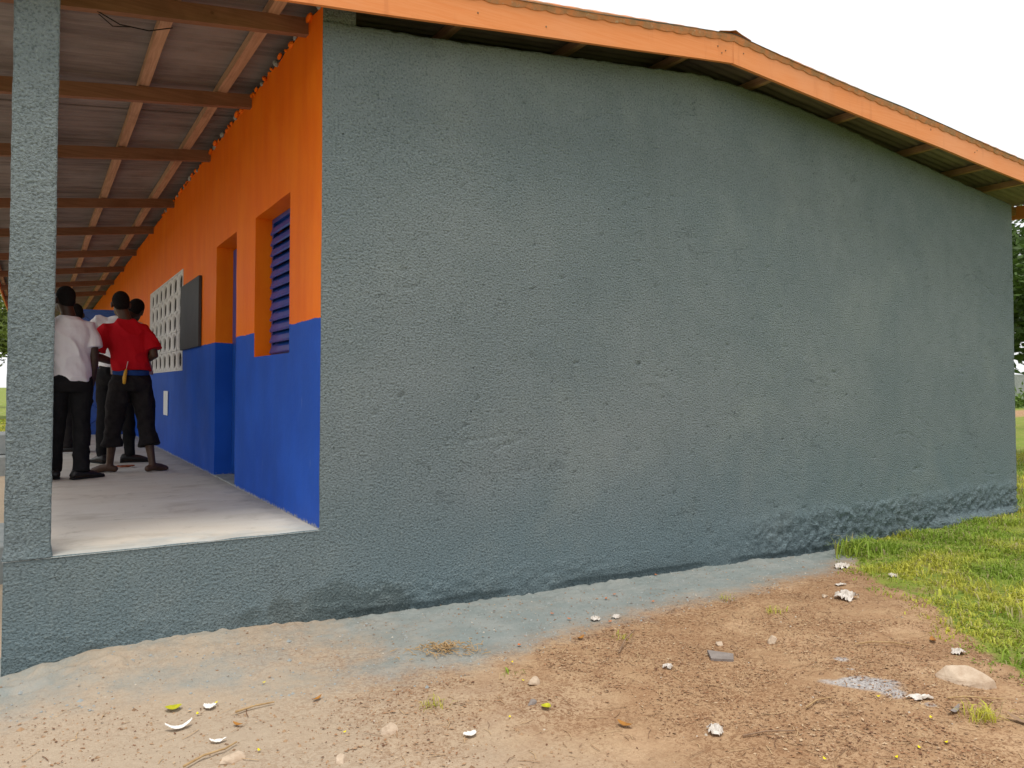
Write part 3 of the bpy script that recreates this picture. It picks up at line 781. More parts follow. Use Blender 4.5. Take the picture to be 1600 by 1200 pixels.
def shoe(ank, yaw, mat, sole, parent, L=1.0):
    d = Vector((math.sin(yaw), math.cos(yaw), 0)); s = Vector((math.cos(yaw), -math.sin(yaw), 0)); a = Vector((ank[0], ank[1], 0)); up = Vector((0, 0, 1)); g = G()
    prof = [(-.085, .030, .055, .045), (-.07, .036, .085, .058), (-.03, .040, .092, .07), (.01, .041, .082, .072), (.06, .043, .062, .06), (.12, .046, .050, .05), (.17, .042, .040, .042), (.20, .030, .030, .03), (.212, .012, .020, .02)]
    n = 12; V = []; F = []
    for t_, w_, h_, _ in prof:
        for k in range(n):
            an = 2 * math.pi * k / n; c, e = math.cos(an), math.sin(an)
            V.append(a + d * (t_ * L) + s * (w_ * math.copysign(abs(c) ** .8, c)) + up * (.014 + (h_ - .014) * (.5 + .5 * e)))
    for i in range(len(prof) - 1):
        for k in range(n): F.append((i*n+k, i*n+(k+1) % n, (i+1)*n+(k+1) % n, (i+1)*n+k))
    F += [tuple(range(n))[::-1], tuple((len(prof)-1)*n + k for k in range(n))]
    o = fixn(mesh('shoe', [tuple(v) for v in V], F, mat, parent, True))
    sv = []; m_ = len(prof)
    for z_ in (.001, .017):
        for sg in (1, -1):
            rng = prof if sg == 1 else prof[::-1]
            for t_, w_, h_, _ in rng: sv.append(tuple(a + d * (t_ * L * 1.02) + s * (sg * w_ * .97) + up * z_))
    q = 2 * m_; sf = [tuple(range(q))[::-1], tuple(range(q, 2*q))] + [(i, (i+1) % q, q + (i+1) % q, q + i) for i in range(q)]
    fixn(mesh('sole', sv, sf, sole, o)); return o

def person(loc, rz, sc, P, skin, label, shirt_m, pants_m, shoe_m=None, sole_m=None, seed=0):
    root = empty('person', loc, rz); root.scale = (sc, sc, sc); tag(root, label, 'person')
    lean = Vector(P.get('lean', (0, 0))); hd = Vector((P['head'][0], P['head'][1], 1.595 + P.get('head_dz', 0)))
    sh = {}
    def tl(z): t = sstep(.9, 1.45, z); return lean.x * t, lean.y * t
    # --- body
    g = G()
    rs = [(.85, .150, .10), (.95, .150, .10), (1.05, .132, .092), (1.15, .135, .098), (1.26, .150, .100), (1.33, .145, .09), (1.38, .105, .075), (1.42, .065, .058)]
    g.rings([(tl(z)[0], tl(z)[1], z, a, b) for z, a, b in rs])
    nb_ = Vector((*tl(1.42), 1.41)); g.tube([nb_, nb_.lerp(hd, .5) + Vector((0, -.012, 0)), hd + Vector((0, -.015, -.02))], [.062, .055, .058], 14)
    hy = P.get('head_yaw', 0); Mh = Matrix.Rotation(hy, 3, 'Z') @ Matrix.Rotation(P.get('nod', 0), 3, 'X') @ Matrix.Rotation(P.get('tilt', 0), 3, 'Y')
    hp = lambda v: hd + Mh @ Vector(v)
    g.ball(hp((0, -.012, .028)), (.074, .092, .094), 18, 12, Mh); g.ball(hp((0, .028, -.045)), (.054, .060, .070), 14, 9, Mh); g.ball(hp((0, .068, -.085)), (.024, .020, .018), 10, 7, Mh)
    g.ball(hp((0, .094, -.025)), (.016, .022, .020), 10, 7, Mh); g.tube([hp((0, .088, .015)), hp((0, .098, -.02))], [.010, .012], 8)
    g.ball(hp((0, .082, -.058)), (.026, .012, .011), 10, 6, Mh)
    for s_ in (-1, 1):
        g.ball(hp((s_ * .078, -.012, -.010)), (.012, .020, .032), 10, 7, Mh @ Matrix.Rotation(s_ * .35, 3, 'Z')); g.ball(hp((s_ * .032, .080, .012)), (.017, .012, .008), 10, 6, Mh)
    for sd_ in ('L', 'R'):
        s_ = -1 if sd_ == 'L' else 1
        S, E_, W_ = [Vector(v) for v in P['arm' + sd_]]
        g.tube([Vector((*tl(1.36), 1.34)) + Vector((s_ * .08, 0, 0)), S + Vector((-s_ * .012, 0, -.012)), S.lerp(E_, .35), S.lerp(E_, .8), E_, E_.lerp(W_, .3), E_.lerp(W_, .75), W_], [.048, .046, .048, .042, .039, .041, .032, .026], 12)
        mitt(g, W_, P.get('hand' + sd_, (W_ - E_)), P.get('thumb' + sd_, (-s_ * .3, 1, 0)), P.get('curl', .5))
        H, K_, A_ = [Vector(v) for v in P['leg' + sd_]]
        g.tube([H, H.lerp(K_, .5), K_, K_.lerp(A_, .3), K_.lerp(A_, .75), A_], [.082, .068, .052, .052, .036, .032], 12)
        g.tube([A_, Vector((A_.x, A_.y, .045))], [.033, .034], 10)
        foot(g, A_, P['yaw' + sd_], shoe_m is None)
    remesh(g, 'body', skin, root, .0065, 2)
    # --- hair: a close-cropped cap over the skull
    g = G(); g.ball(hp((0, -.020, .034)), (.0775, .090, .094), 18, 12, Mh); g.ball(hp((0, -.040, -.004)), (.070, .066, .070), 14, 10, Mh)
    remesh(g, 'hair', HAIR, root, .008, 2)
    # --- shirt
    hem = P.get('hem', .93); g = G()
    rs = [(hem, .172, .120), (1.0, .166, .118), (1.10, .160, .115), (1.20, .168, .118), (1.28, .182, .120), (1.345, .172, .110), (1.39, .140, .094), (1.425, .105, .080), (1.45, .076, .070)]
    wdn = P.get('wide', 1.0)
    g.rings([(tl(z)[0], tl(z)[1], z, a * wdn, b * wdn) for z, a, b in rs], 28, .92)
    for sd_ in ('L', 'R'):
        s_ = -1 if sd_ == 'L' else 1; S, E_, W_ = [Vector(v) for v in P['arm' + sd_]]; sl_ = P.get('sleeve', .72)
        d_ = (E_ - S).normalized()
        g.tube([Vector((*tl(1.36), 1.355)) + Vector((s_ * .07, 0, 0)), S + Vector((-s_ * .02, 0, -.01)), S.lerp(E_, .3), S.lerp(E_, sl_)], [.074, .070, .074, .080], 16, False)
    remesh(g, 'shirt', shirt_m, root, .0075, 2, .017, (6, 6, 5), seed)
    # --- trousers
    g = G(); wz = P.get('waist', .96); bag = P.get('bag', 1.0)
    g.rings([(0, 0, wz, .150, .108), (0, 0, .90, .168, .122), (0, -.012, .84, .172, .128), (0, -.005, .77, .160, .115)], 24, .9)
    for sd_ in ('L', 'R'):
        H, K_, A_ = [Vector(v) for v in P['leg' + sd_]]; end = P.get('cuff', .05)
        pts = [H + Vector((0, 0, -.02)), H.lerp(K_, .5), K_]; rd = [.098, .088 * bag, .070 * bag]
        zt = end; t_ = (K_.z - zt) / max(1e-3, K_.z - A_.z); t_ = min(t_, 1.05)
        pts += [K_.lerp(A_, t_ * .5), K_.lerp(A_, t_)]; rd += [.064 * bag, P.get('cuff_r', .062) * bag]
        g.tube(pts, rd, 16, False)
    remesh(g, 'trousers', pants_m, root, .008, 3, .011, (6, 6, 6), seed + 5)
    if shoe_m:
        for sd_ in ('L', 'R'): shoe(P['leg' + sd_][2], P['yaw' + sd_], shoe_m, sole_m, root)
    return root
BLK = cloth('black_trouser_cloth', (0.010, 0.010, 0.011), (0.016, 0.015, 0.016)); BLK2 = cloth('faded_black_cloth', (0.014, 0.012, 0.013), (0.024, 0.021, 0.021))
WHT = cloth('white_cotton', (0.70, 0.675, 0.70), (0.68, 0.655, 0.68)); WHT2 = cloth('bright_white_cotton', (0.78, 0.78, 0.80), (0.70, 0.70, 0.73))
RED = cloth('red_jersey', (0.50, 0.010, 0.018), (0.46, 0.009, 0.016)); JEAN = cloth('blue_denim', (0.10, 0.18, 0.36), (0.06, 0.11, 0.25)); DKS = cloth('dark_purple_cotton', (0.035, 0.025, 0.035))
SHO = simple('black_leather_shoe', (0.012, 0.011, 0.011), (0.02, 0.018, 0.018), 20, .4); SOLE = simple('black_rubber_sole', (0.02, 0.02, 0.02), None, 20, .8); WSOLE = simple('white_rubber_sole', (0.62, 0.60, 0.57), None, 20, .7)

person((-1.125, 3.50, .001), 0.0, 0.985, dict(head=(-.055, .02), head_dz=.0, head_yaw=R(28), lean=(-.012, .0),
    armL=((-.180, 0, 1.355), (-.225, .0, 1.08), (-.19, .10, .84)), armR=((.155, 0, 1.355), (.185, -.01, 1.08), (.168, .05, .83)),
    legL=((-.085, 0, .90), (-.100, .03, .48), (-.115, .06, .085)), legR=((.085, 0, .90), (.090, -.02, .48), (.092, -.075, .085)),
    yawL=R(-15), yawR=R(62), hem=.865, wide=1.04, sleeve=.66, cuff=.065, cuff_r=.066, bag=1.03),
    SK1, 'person in white T-shirt and black trousers, back turned, right beside the pillar', WHT, BLK, SHO, SOLE, 1)
pb = person((-.615, 3.80, .001), 0.0, 0.995, dict(head=(-.095, .05), head_yaw=R(8), nod=R(-10), lean=(-.045, .02),
    armL=((-.230, .02, 1.35), (-.315, -.01, 1.10), (-.12, .20, 1.04)), armR=((.125, .02, 1.35), (.196, -.05, 1.115), (.06, .18, 1.03)),
    legL=((-.085, 0, .88), (-.135, .02, .47), (-.165, .06, .085)), legR=((.085, 0, .88), (.135, .0, .47), (.185, -.08, .085)),
    yawL=R(-66), yawR=R(60), hem=.965, wide=1.0, sleeve=.80, cuff=.25, cuff_r=.088, bag=1.16, waist=.93, curl=.8),
    SK2, 'person in red T-shirt and cropped black trousers standing barefoot on the veranda', RED, BLK2, None, None, 12)
# the grey-pink vest and blue waistband that show below the red shirt
g = G(); g.rings([(.012, .02, .925, .186, .085), (.006, .02, 1.0, .180, .080), (-.0, .02, 1.08, .160, .075)], 26); remesh(g, 'vest', cloth('grey_pink_cotton', (0.34, 0.25, 0.24)), pb, .008, 2, .004, seed=3)
g = G(); g.rings([(0, -.006, .915, .158, .126), (0, -.006, .965, .160, .124)], 26); remesh(g, 'waistband', cloth('blue_waistband', (0.02, 0.055, 0.20)), pb, .008, 2, .003, seed=4)
person((-.66, 4.82, .001), R(0), 1.07, dict(head=(.175, .12), head_dz=-.075, head_yaw=R(-25), nod=R(-25), tilt=R(14), lean=(.02, .03),
    armL=((-.195, .03, 1.40), (-.235, .08, 1.14), (-.05, .28, 1.08)), armR=((.215, .03, 1.34), (.26, .04, 1.08), (.12, .25, 1.06)),
    legL=((-.085, 0, .90), (-.105, .01, .48), (-.115, .02, .085)), legR=((.085, 0, .90), (.11, -.01, .48), (.13, -.02, .085)),
    yawL=R(-20), yawR=R(95), hem=.95, wide=1.02, cuff=.07, cuff_r=.052, bag=.88),
    SK1, 'person in bright white shirt, mostly hidden behind the one in red', WHT2, BLK, SHO, SOLE, 22)
person((-.96, 6.42, .001), R(20), 1.055, dict(head=(-.01, .03), head_yaw=R(-20), lean=(0, 0),
    armL=((-.19, 0, 1.375), (-.23, .02, 1.10), (-.12, .24, 1.05)), armR=((.19, 0, 1.375), (.23, .02, 1.10), (.12, .24, 1.05)),
    legL=((-.085, 0, .90), (-.085, .02, .48), (-.09, .0, .085)), legR=((.085, 0, .90), (.09, .02, .48), (.10, .0, .085)),
    yawL=R(-60), yawR=R(20), hem=.92, cuff=.07, bag=1.0),
    SK1, 'tall person in dark clothes and white-soled shoes, behind the white T-shirt wearer', DKS, BLK2, SHO, WSOLE, 32)
person((-1.17, 8.05, .001), R(170), 1.0, dict(head=(0, .02), head_yaw=0, lean=(0, 0),
    armL=((-.19, 0, 1.375), (-.23, .02, 1.10), (-.20, .08, .85)), armR=((.19, 0, 1.375), (.23, .02, 1.10), (.20, .08, .85)),
    legL=((-.085, 0, .90), (-.09, .02, .48), (-.10, .0, .085)), legR=((.085, 0, .90), (.09, .02, .48), (.10, .0, .085)),
    yawL=R(-20), yawR=R(20), hem=.92, cuff=.07, bag=1.0),
    SK1, 'person in blue jeans farthest along the veranda, glimpsed between the legs', DKS, JEAN, SHO, WSOLE, 42)
# yellow-handled tool tucked into the waistband
tl_ = empty('paint_scraper', (-.680, 3.655, .0)); tag(tl_, 'yellow-handled metal tool tucked into the back of the black trousers', 'tool')
M_yel = simple('yellow_plastic', (0.62, 0.33, 0.02), (0.5, 0.25, 0.02), 30, .4); M_steel = simple('worn_steel', (0.5, 0.48, 0.46), None, 30, .35)
G().tube([(-.006, -.018, .845), (-.004, -.016, .89), (.006, -.004, .945), (.010, .0, .965)], [.014, .017, .014, .010], 10).build('handle', M_yel, tl_, True)
G().tube([(.010, .0, .965), (.016, .006, 1.0), (.024, .010, 1.035)], [.006, .008, .011], 8, True, .4).build('blade', M_steel, tl_, True)
# a coil of red-brown string and a pale bucket
pts = []
for k in range(90):
    a = k * .42; r = .055 + .025 * nz(k * .21, 1, 2); pts.append((r * math.cos(a) * 1.3 + .01 * nz(k * .3, 5), r * math.sin(a), .008 + .012 * (1 + nz(k * .37, 7)) * .8))
o = G().tube(pts, [.004] * 90, 5).build('string_coil', simple('red_brown_string', (0.36, 0.10, 0.05), (0.26, 0.08, 0.04), 40, .8)); o.location = (-.615, 4.24, .0); tag(o, 'small tangle of red-brown string on the veranda floor', 'string')
bk = empty('bucket', (-1.085, 9.2, 0)); tag(bk, 'pale plastic bucket at the far end of the veranda', 'bucket')
g = G(); g.rings([(0, 0, .001, .12, .12), (0, 0, .30, .15, .15), (0, 0, .302, .156, .156), (0, 0, .325, .156, .156), (0, 0, .324, .142, .142), (0, 0, .05, .115, .115)], 24); g.build('tub', simple('cream_plastic', (0.66, 0.62, 0.52), None, 5, .5), bk, True)
g = G(); g.rings([(0, 0, .33, .158, .158), (0, 0, .355, .158, .158)], 24); g.build('lid', simple('green_plastic', (0.05, 0.30, 0.12), None, 5, .5), bk)

# ------------------------------------------------------------------ things lying on the ground
def onz(x, y): return gz(x, y)
def put(o, x, y, dz=0.0, rz=0.0, rx=0.0):
    o.location = (x, y, onz(x, y) + dz); o.rotation_euler = (rx, 0, rz); return o
def crumple(name, sx, sy, h, mat, seed, n=14, cut=.25):
    V = []; F = []; keep = {}
    for j in range(n + 1):
        for i in range(n + 1):
            u, v = i / n - .5, j / n - .5
            a = nz(u * 3.1, v * 3.1, seed); b = 1 - abs(2 * nz(u * 4.5, v * 4.5, seed + 9)); c = nz(u * 9, v * 9, seed + 4)
            V.append((sx * (u + .10 * nz(u * 4, v * 4, seed + 20)), sy * (v + .10 * nz(u * 4, v * 4, seed + 30)), max(.001, h * (.25 + .5 * b * b + .35 * a + .2 * c) * (1.1 - 1.6 * (u * u + v * v)))))
    for j in range(n):
        for i in range(n):
            u, v = (i + .5) / n - .5, (j + .5) / n - .5
            if math.hypot(u, v) + cut * nz(u * 3.3, v * 3.3, seed + 50) < .47: F.append((j*(n+1)+i, j*(n+1)+i+1, (j+1)*(n+1)+i+1, (j+1)*(n+1)+i))
    o = mesh(name, V, F, mat); md = o.modifiers.new('thickness', 'SOLIDIFY'); md.thickness = .0012
    return o
for i, (x, y, sx, sy, h, rz, lb) in enumerate([
    (3.06, -1.21, .17, .13, .065, .4, 'largest crumpled white paper, on bare soil near the grass edge'),
    (1.93, -2.36, .13, .055, .02, -.5, 'torn white paper strip lying just left of the tan stone'),
    (.945, -2.095, .075, .06, .035, .9, 'tightly balled white paper near the bottom of the photo'),
    (2.67, -2.125, .09, .06, .03, .2, 'small scrap of torn white paper above the tan stone'),
    (3.88, -.61, .17, .10, .04, .2, 'pale plastic scrap by the wall foot, half in the grass'),
    (3.32, -.99, .09, .04, .02, -.3, 'narrow white scrap just above the largest crumpled paper'),
    (3.93, -.99, .09, .06, .03, .5, 'white scrap caught inside the grass edge'),
    (1.245, -1.505, .055, .04, .025, .1, 'small white crumpled scrap left of the grey shard'),
    (1.43, -.70, .075, .055, .022, .8, 'left of two white paint-stained scraps on the grey apron'),
    (1.55, -.745, .07, .045, .022, .1, 'right of two white paint-stained scraps on the grey apron')]):
    o = crumple('paper_scrap', sx, sy, h, M_paper, 11 * i + 3); put(o, x, y, .004, rz); tag(o, lb, 'paper', 'scraps of paper on the ground')
# eggshell and peel pieces
def shell(sx, sy, curve, seed, mat=M_shell):
    V = []; F = []; n, m = 14, 6
    for j in range(m + 1):
        for i in range(n + 1):
            u, v = i / n * 2 - 1, j / m * 2 - 1; wv = (1 - u * u * .75) * (1 + .35 * nz(u * 3, seed, 1))
            V.append((sx * u, sy * v * wv + sy * curve * u * u * 1.6, .004 + curve * sx * .5 * (u * u) + .35 * sy * v * v + .004 * nz(u * 5, v * 4, seed)))
    F = [(j*(n+1)+i, j*(n+1)+i+1, (j+1)*(n+1)+i+1, (j+1)*(n+1)+i) for j in range(m) for i in range(n)]
    o = mesh('shell_fragment', V, F, mat, None, True); o.modifiers.new('thickness', 'SOLIDIFY').thickness = .002; return o
for i, (x, y, sx, sy, cv, rz, lb) in enumerate([(-.877, -.978, .050, .014, .75, .5, 'curved crescent of white shell, lowest left on the soil'), (-.738, -.837, .024, .024, .3, .2, 'blocky white shell piece beside the yellow-green leaf'), (-.77, -1.18, .030, .009, .5, .2, 'thin white shell sliver right of the crescent one'), (.087, -1.628, .026, .018, .2, .4, 'small flat white chip near the bottom centre')]):
    o = shell(sx, sy, cv, i * 3.3); put(o, x, y, .004, rz - .5); tag(o, lb, 'shell', 'white shell pieces on the soil')
# stones
def angular(name, pts, seed, mat):
    b = bmesh.new()
    for q in pts: b.verts.new(q)
    bmesh.ops.convex_hull(b, input=b.verts); bmesh.ops.delete(b, geom=[v for v in b.verts if not v.link_faces], context='VERTS')
    bmesh.ops.triangulate(b, faces=b.faces); bmesh.ops.bevel(b, geom=list(b.edges), offset=.004, segments=1, affect='EDGES', clamp_overlap=True)
    bmesh.ops.triangulate(b, faces=b.faces); bmesh.ops.subdivide_edges(b, edges=b.edges, cuts=2, use_grid_fill=True)
    for v in b.verts: v.co += v.normal * (.002 * nz(v.co.x * 18, v.co.y * 18, v.co.z * 18 + seed) + .0018 * nz(v.co.x * 60, v.co.y * 60, v.co.z * 60 + seed))
    m = bpy.data.meshes.new(name); b.to_mesh(m); b.free(); m.materials.append(mat); o = bpy.data.objects.new(name, m); C.objects.link(o); return o
def rock(name, sx, sy, sz, seed, mat, flat=.35, sub=3):
    b = bmesh.new(); bmesh.ops.create_icosphere(b, subdivisions=sub, radius=1)
    for v in b.verts:
        p = v.co.copy(); k = 1 + .30 * nz(p.x * 1.1, p.y * 1.1, p.z * 1.1 + seed) + .10 * nz(p.x * 3, p.y * 3, p.z * 3 + seed) + .03 * nz(p.x * 8, p.y * 8, p.z * 8 + seed)
        p = p * k; q = .62
        p.x = max(-q * 1.2, min(q * 1.25, p.x)); p.z = max(-flat, min(q * .85, p.z)); p.y = max(-q * 1.1, min(q * 1.15, p.y))
        v.co = Vector((p.x * sx, p.y * sy, (p.z + flat) * sz))
    m = bpy.data.meshes.new(name); b.to_mesh(m); b.free(); m.materials.append(mat); m.polygons.foreach_set('use_smooth', [sub > 2] * len(m.polygons))
    o = bpy.data.objects.new(name, m); C.objects.link(o); return o
for i, (x, y, sx, sy, sz, rz, mt, lb) in enumerate([
    (2.30, -2.36, .150, .085, .075, -.75, M_stone, 'large flat-topped tan stone at the lower right'),
    (.575, -1.335, .062, .04, .035, .3, M_stone, 'tan shell-like stone below the dry straw'),
    (.45, -1.515, .045, .025, .022, .2, M_greystone, 'small grey pebble just below the tan shell-like stone'),
    (-.17, -1.435, .062, .045, .035, .1, M_stone, 'rounded tan stone near the bottom, left of centre'),
    (2.02, -1.49, .055, .045, .04, .5, M_stone, 'rounded stone midway between grey shard and paper'),
    (-.41, -1.545, .055, .035, .02, .9, M_stone, 'half-buried stone at the bottom edge'),
    (-.75, -1.34, .09, .05, .025, .2, M_stone, 'broad half-buried stone in the bottom left corner'),
    (3.0, -1.10, .05, .03, .025, .4, M_stone, 'small stone left of the largest crumpled paper'),
    (1.75, -1.36, .04, .03, .025, 1.4, M_stone, 'small stone up and right of the grey shard')]):
    if i == 0: o = angular('stone', [(-.12, .02, 0), (-.125, .045, .022), (-.05, -.05, 0), (.06, -.075, 0), (.115, -.045, 0), (.11, .01, 0), (.06, .07, 0), (-.06, .075, 0), (-.045, -.035, .030), (.055, -.062, .034), (.105, -.035, .042), (-.07, .05, .066), (.015, .055, .070), (.05, .03, .066)], 3, mt)
    else:
        q_ = random.Random(i + 40); pts_ = []
        for k_ in range(22):
            a_ = q_.uniform(0, 6.283); t_ = q_.random(); r_ = (1 - .45 * t_ ** 2) * q_.uniform(.72, 1.0); pts_.append((sx * .75 * r_ * math.cos(a_), sy * .75 * r_ * math.sin(a_), sz * 1.1 * t_))
        o = angular('stone', pts_, i, mt)
    put(o, x, y, -.006, rz); tag(o, lb, 'stone', 'stones on the bare soil')
V = [(-.055, -.045, 0), (.055, -.04, 0), (.06, .03, 0), (-.07, .055, 0)]; V = [Vector(v) for v in V]
V = [tuple(v) for v in V] + [(v.x * .98, v.y * .98, .013) for v in V]
o = fixn(mesh('tile_shard', V, [(0,1,2,3),(4,5,6,7),(0,1,5,4),(1,2,6,5),(2,3,7,6),(3,0,4,7)], M_greystone)); put(o, 1.60, -1.52, .004, -.75); o.rotation_euler.x = .10; tag(o, 'flat grey angular shard lying on the brown litter', 'shard')
# leaves
def leafm(name, L, W, mat, bend, seed, parent=None):
    V = []; F = []; n = 10
    for i in range(n + 1):
        t = i / n; wv = W * math.sin(math.pi * min(1, t * .97 + .02)) ** .75
        for s in (-1, 0, 1): V.append((L * (t - .5), s * wv, .004 + abs(s) * .25 * wv + bend * L * (t - .5) ** 2 + .10 * wv * nz(t * 5, s * 2, seed)))
    F = [(i*3+q, (i+1)*3+q, (i+1)*3+q+1, i*3+q+1) for i in range(n) for q in (0, 1)]
    return mesh(name, V, F, mat, parent, True)
for i, (x, y, L, W, mt, rz, lb) in enumerate([
    (-.871, -.785, .065, .026, M_yleaf, -.1, 'broad yellow-green leaf on the pale soil at lower left'),
    (-.67, -1.066, .05, .010, M_oleaf, -.9, 'narrow orange-brown leaf right of the white shell pieces'),
    (.473, -1.588, .045, .022, M_yleaf, .4, 'round dull yellow leaf below the small grey pebble'),
    (-.32, -.98, .055, .010, M_oleaf, .5, 'curled brown leaf on the pale soil, left of centre'),
    (.66, -1.88, .07, .016, M_oleaf, -1.2, 'brown curled leaf near the bottom edge, centre'),
    (2.05, -2.72, .12, .022, M_twig, -1.3, 'long dry brown leaf in the lower right corner'),
    (1.90, -2.52, .10, .012, M_greystone, .1, 'grey-brown dry leaf below the large tan stone'),
    (2.75, -1.95, .07, .016, M_oleaf, .7, 'tan dry leaf by the grass edge above the tan stone'),
    (1.15, -.93, .06, .012, M_oleaf, .3, 'brown leaf on the boundary of the grey apron')]):
    o = leafm('fallen_leaf', L, W, mt, .8, i); put(o, x, y, .004, rz); tag(o, lb, 'leaf', 'fallen leaves on the soil')
pet = None
for i, (x, y) in enumerate([(-.474, -.683), (-.791, -.879), (-.706, -.804), (-.652, -1.336), (.624, -1.071), (.55, -1.291), (.293, -1.586), (1.772, -2.261), (1.748, -2.51), (1.602, -2.649), (1.476, -2.62), (1.324, -2.62), (1.111, -2.476), (-.33, -1.357)]):
    if pet is None: o = leafm('yellow_petal', .017, .0055, M_petal, 1.5, 3); pet = o.data
    else: o = bpy.data.objects.new('yellow_petal', pet); C.objects.link(o)
    put(o, x, y, .004, i * 1.7); o.scale = (1 + .3 * nz(i * 3.1, 0),) * 3; tag(o, 'tiny bright yellow petal lying on the bare soil', 'petal', 'yellow petals scattered on the soil')
pet = None
for i, (x, y) in enumerate([(1.458, -.80), (1.259, -.503), (2.466, -.085), (1.75, -.40), (1.85, -.36), (1.30, -.62), (.80, -.86), (1.95, -.62)]):
    if pet is None: o = leafm('orange_flake', .026, .009, simple('orange_flake', (.55, .17, .05), (.4, .12, .04), 40, .7), .8, 5); pet = o.data
    else: o = bpy.data.objects.new('orange_flake', pet); C.objects.link(o)
    put(o, x, y, .005, i * 2.3); tag(o, 'small orange flake on the grey painted apron', 'flake', 'orange flakes on the painted apron')
# sticks and straws
def twig(pts, r, lb, x, y, rz, mat=M_straw):
    o = G().tube(pts, [r * (1 - .5 * i / len(pts)) for i in range(len(pts))], 6).build('dry_stick', mat, None, True); put(o, x, y, .012, rz); tag(o, lb, 'stick', 'dry sticks on the soil')
twig([(-.11, 0, 0), (-.03, .004, .006), (.05, -.003, .004), (.12, .003, 0)], .004, 'pale straw lying just below the large tan stone', 2.10, -2.50, -.62)
twig([(-.15, 0, 0), (-.05, .01, .01), (.05, .008, .008), (.14, -.02, 0)], .004, 'thin straw pointing at the grass edge above the stone', 2.45, -1.86, -.6)
twig([(-.13, 0, .0), (0, .01, .025), (.13, .0, .04)], .005, 'raised brown stick standing off the litter in the middle', 1.29, -1.15, .55, M_twig)
twig([(-.12, 0, 0), (-.04, .012, .004), (.04, .0, .003), (.10, .02, 0)], .005, 'bent pale straw at the bottom left edge', -.80, -1.29, .35)
twig([(-.08, 0, 0), (.0, .004, .004), (.08, .0, 0)], .005, 'short woody splinter right of the blocky white shell', -.57, -.93, .1)
twig([(-.09, 0, 0), (.0, .008, .006), (.09, -.01, 0)], .0035, 'thin straw running below the grey dusty patch', 1.50, -2.16, .1)
twig([(-.10, 0, 0), (0, .01, .004), (.12, 0, 0)], .004, 'long thin twig near the balled white paper', 1.10, -2.22, -.35, M_twig)
# heap of dry straw at the edge of the apron
hp_ = random.Random(5); g = G()
for k in range(150):
    a = hp_.uniform(0, 6.28); r = abs(hp_.gauss(0, .09)); x, y = r * math.cos(a) * 1.35, r * math.sin(a) * .75; d = hp_.uniform(0, 6.28); L = hp_.uniform(.02, .06); z0 = hp_.uniform(.0, .035) * max(.1, 1 - r * 5)
    g.tube([(x, y, z0), (x + L * .5 * math.cos(d), y + L * .5 * math.sin(d), z0 + hp_.uniform(-.003, .018)), (x + L * math.cos(d + .4), y + L * math.sin(d + .4), z0 + .002)], [.0022, .002, .0014], 4, False)
o = g.build('dry_straw_heap', M_straw); o['kind'] = 'stuff'; put(o, .43, -.74, .004, -.45); tag(o, 'matted heap of golden dry straw on the edge of the grey apron', 'straw')

# ------------------------------------------------------------------ grass
rg = random.Random(3)
def blades(name, spots, hmin, hmax, wid, label, cat, kind=None, tone=0, group=None, lean=1.0):
    V = []; F = []; K = []
    for (x, y, s) in spots:
        h = rg.uniform(hmin, hmax) * s; a = rg.uniform(0, 6.283); dx, dy = math.cos(a), math.sin(a); b = rg.uniform(.3, 1.25) * lean; z = onz(x, y) - .004
        wv = wid * rg.uniform(.6, 1.4) * (2.2 if rg.random() < .06 else 1); px, py = -dy * wv, dx * wv; k = len(V)
        p1 = (x + dx * h * .30 * b, y + dy * h * .30 * b, z + h * .55); p2 = (x + dx * h * .85 * b, y + dy * h * .85 * b, z + h * (.92 - .38 * b))
        V += [(x - px, y - py, z), (x + px, y + py, z), (p1[0] + px * .85, p1[1] + py * .85, p1[2]), (p1[0] - px * .85, p1[1] - py * .85, p1[2]), (p2[0], p2[1], p2[2])]
        F += [(k, k+1, k+2, k+3), (k+3, k+2, k+4)]
        t = rg.random(); yl = sstep(-.25, .35, nz(x * 1.4, y * 1.4, 90) + .3 * (t - .5) + tone)
        c = [.27 + .27 * yl, .39 + .14 * yl, .05 + .03 * yl]; v = rg.uniform(.7, 1.25)
        if t > .88: c = [.46, .40, .20]
        c = [q * v for q in c]; K += [c] * 5
    o = mesh(name, V, F, M_blade); attr(o, 'tint', K)
    if kind: tag(o, label, cat, group, kind)
    else: tag(o, label, cat, group)
    return o
def in_view(x, y, pad=.5):         # only where the photograph could see grass, with a margin
    d = (x + 1.384) * .85 - (y + 4.31) * .527; f_ = (x + 1.384) * .527 + (y + 4.31) * .85
    return f_ > .5 and d / f_ < .667 + pad / max(f_, 1)
S = []
for k in range(150000):
    x = rg.uniform(1.8, 9.8); y = rg.uniform(-3.2, .0)
    if not in_view(x, y, .9): continue
    wgt = max(grass_w(x, y) ** 1.5, .30 * grass_w(x + .22, y) ** 2); cl = .28 + 1.5 * nz(x * 2.3, y * 2.3, 33) + .8 * nz(x * 7, y * 7, 34)
    if rg.random() < wgt * max(.14, min(1, cl + .38)): S.append((x, y, (.45 + .6 * wgt) * (.75 + .75 * nz(x * 2.2, y * 2.2, 8) + .35 * nz(x * 8, y * 8, 9))))
blades('grass', S, .035, .10, .0036, 'short green grass at the right edge of the bare soil', 'grass', 'stuff')
S = []
for k in range(26000):
    x = rg.uniform(7.95, 16); y = rg.uniform(.0, 13)
    if in_view(x, y, .6) and y < (x - 7.8) * 1.3 + .2: S.append((x, y, 1.2))
blades('grass', S, .06, .14, .006, 'field of green grass beyond the right end of the gable', 'grass', 'stuff', .1)
S = []
for k in range(12000):
    x = rg.uniform(-5, -1.9); y = rg.uniform(13, 32); S.append((x, y, 1.2))
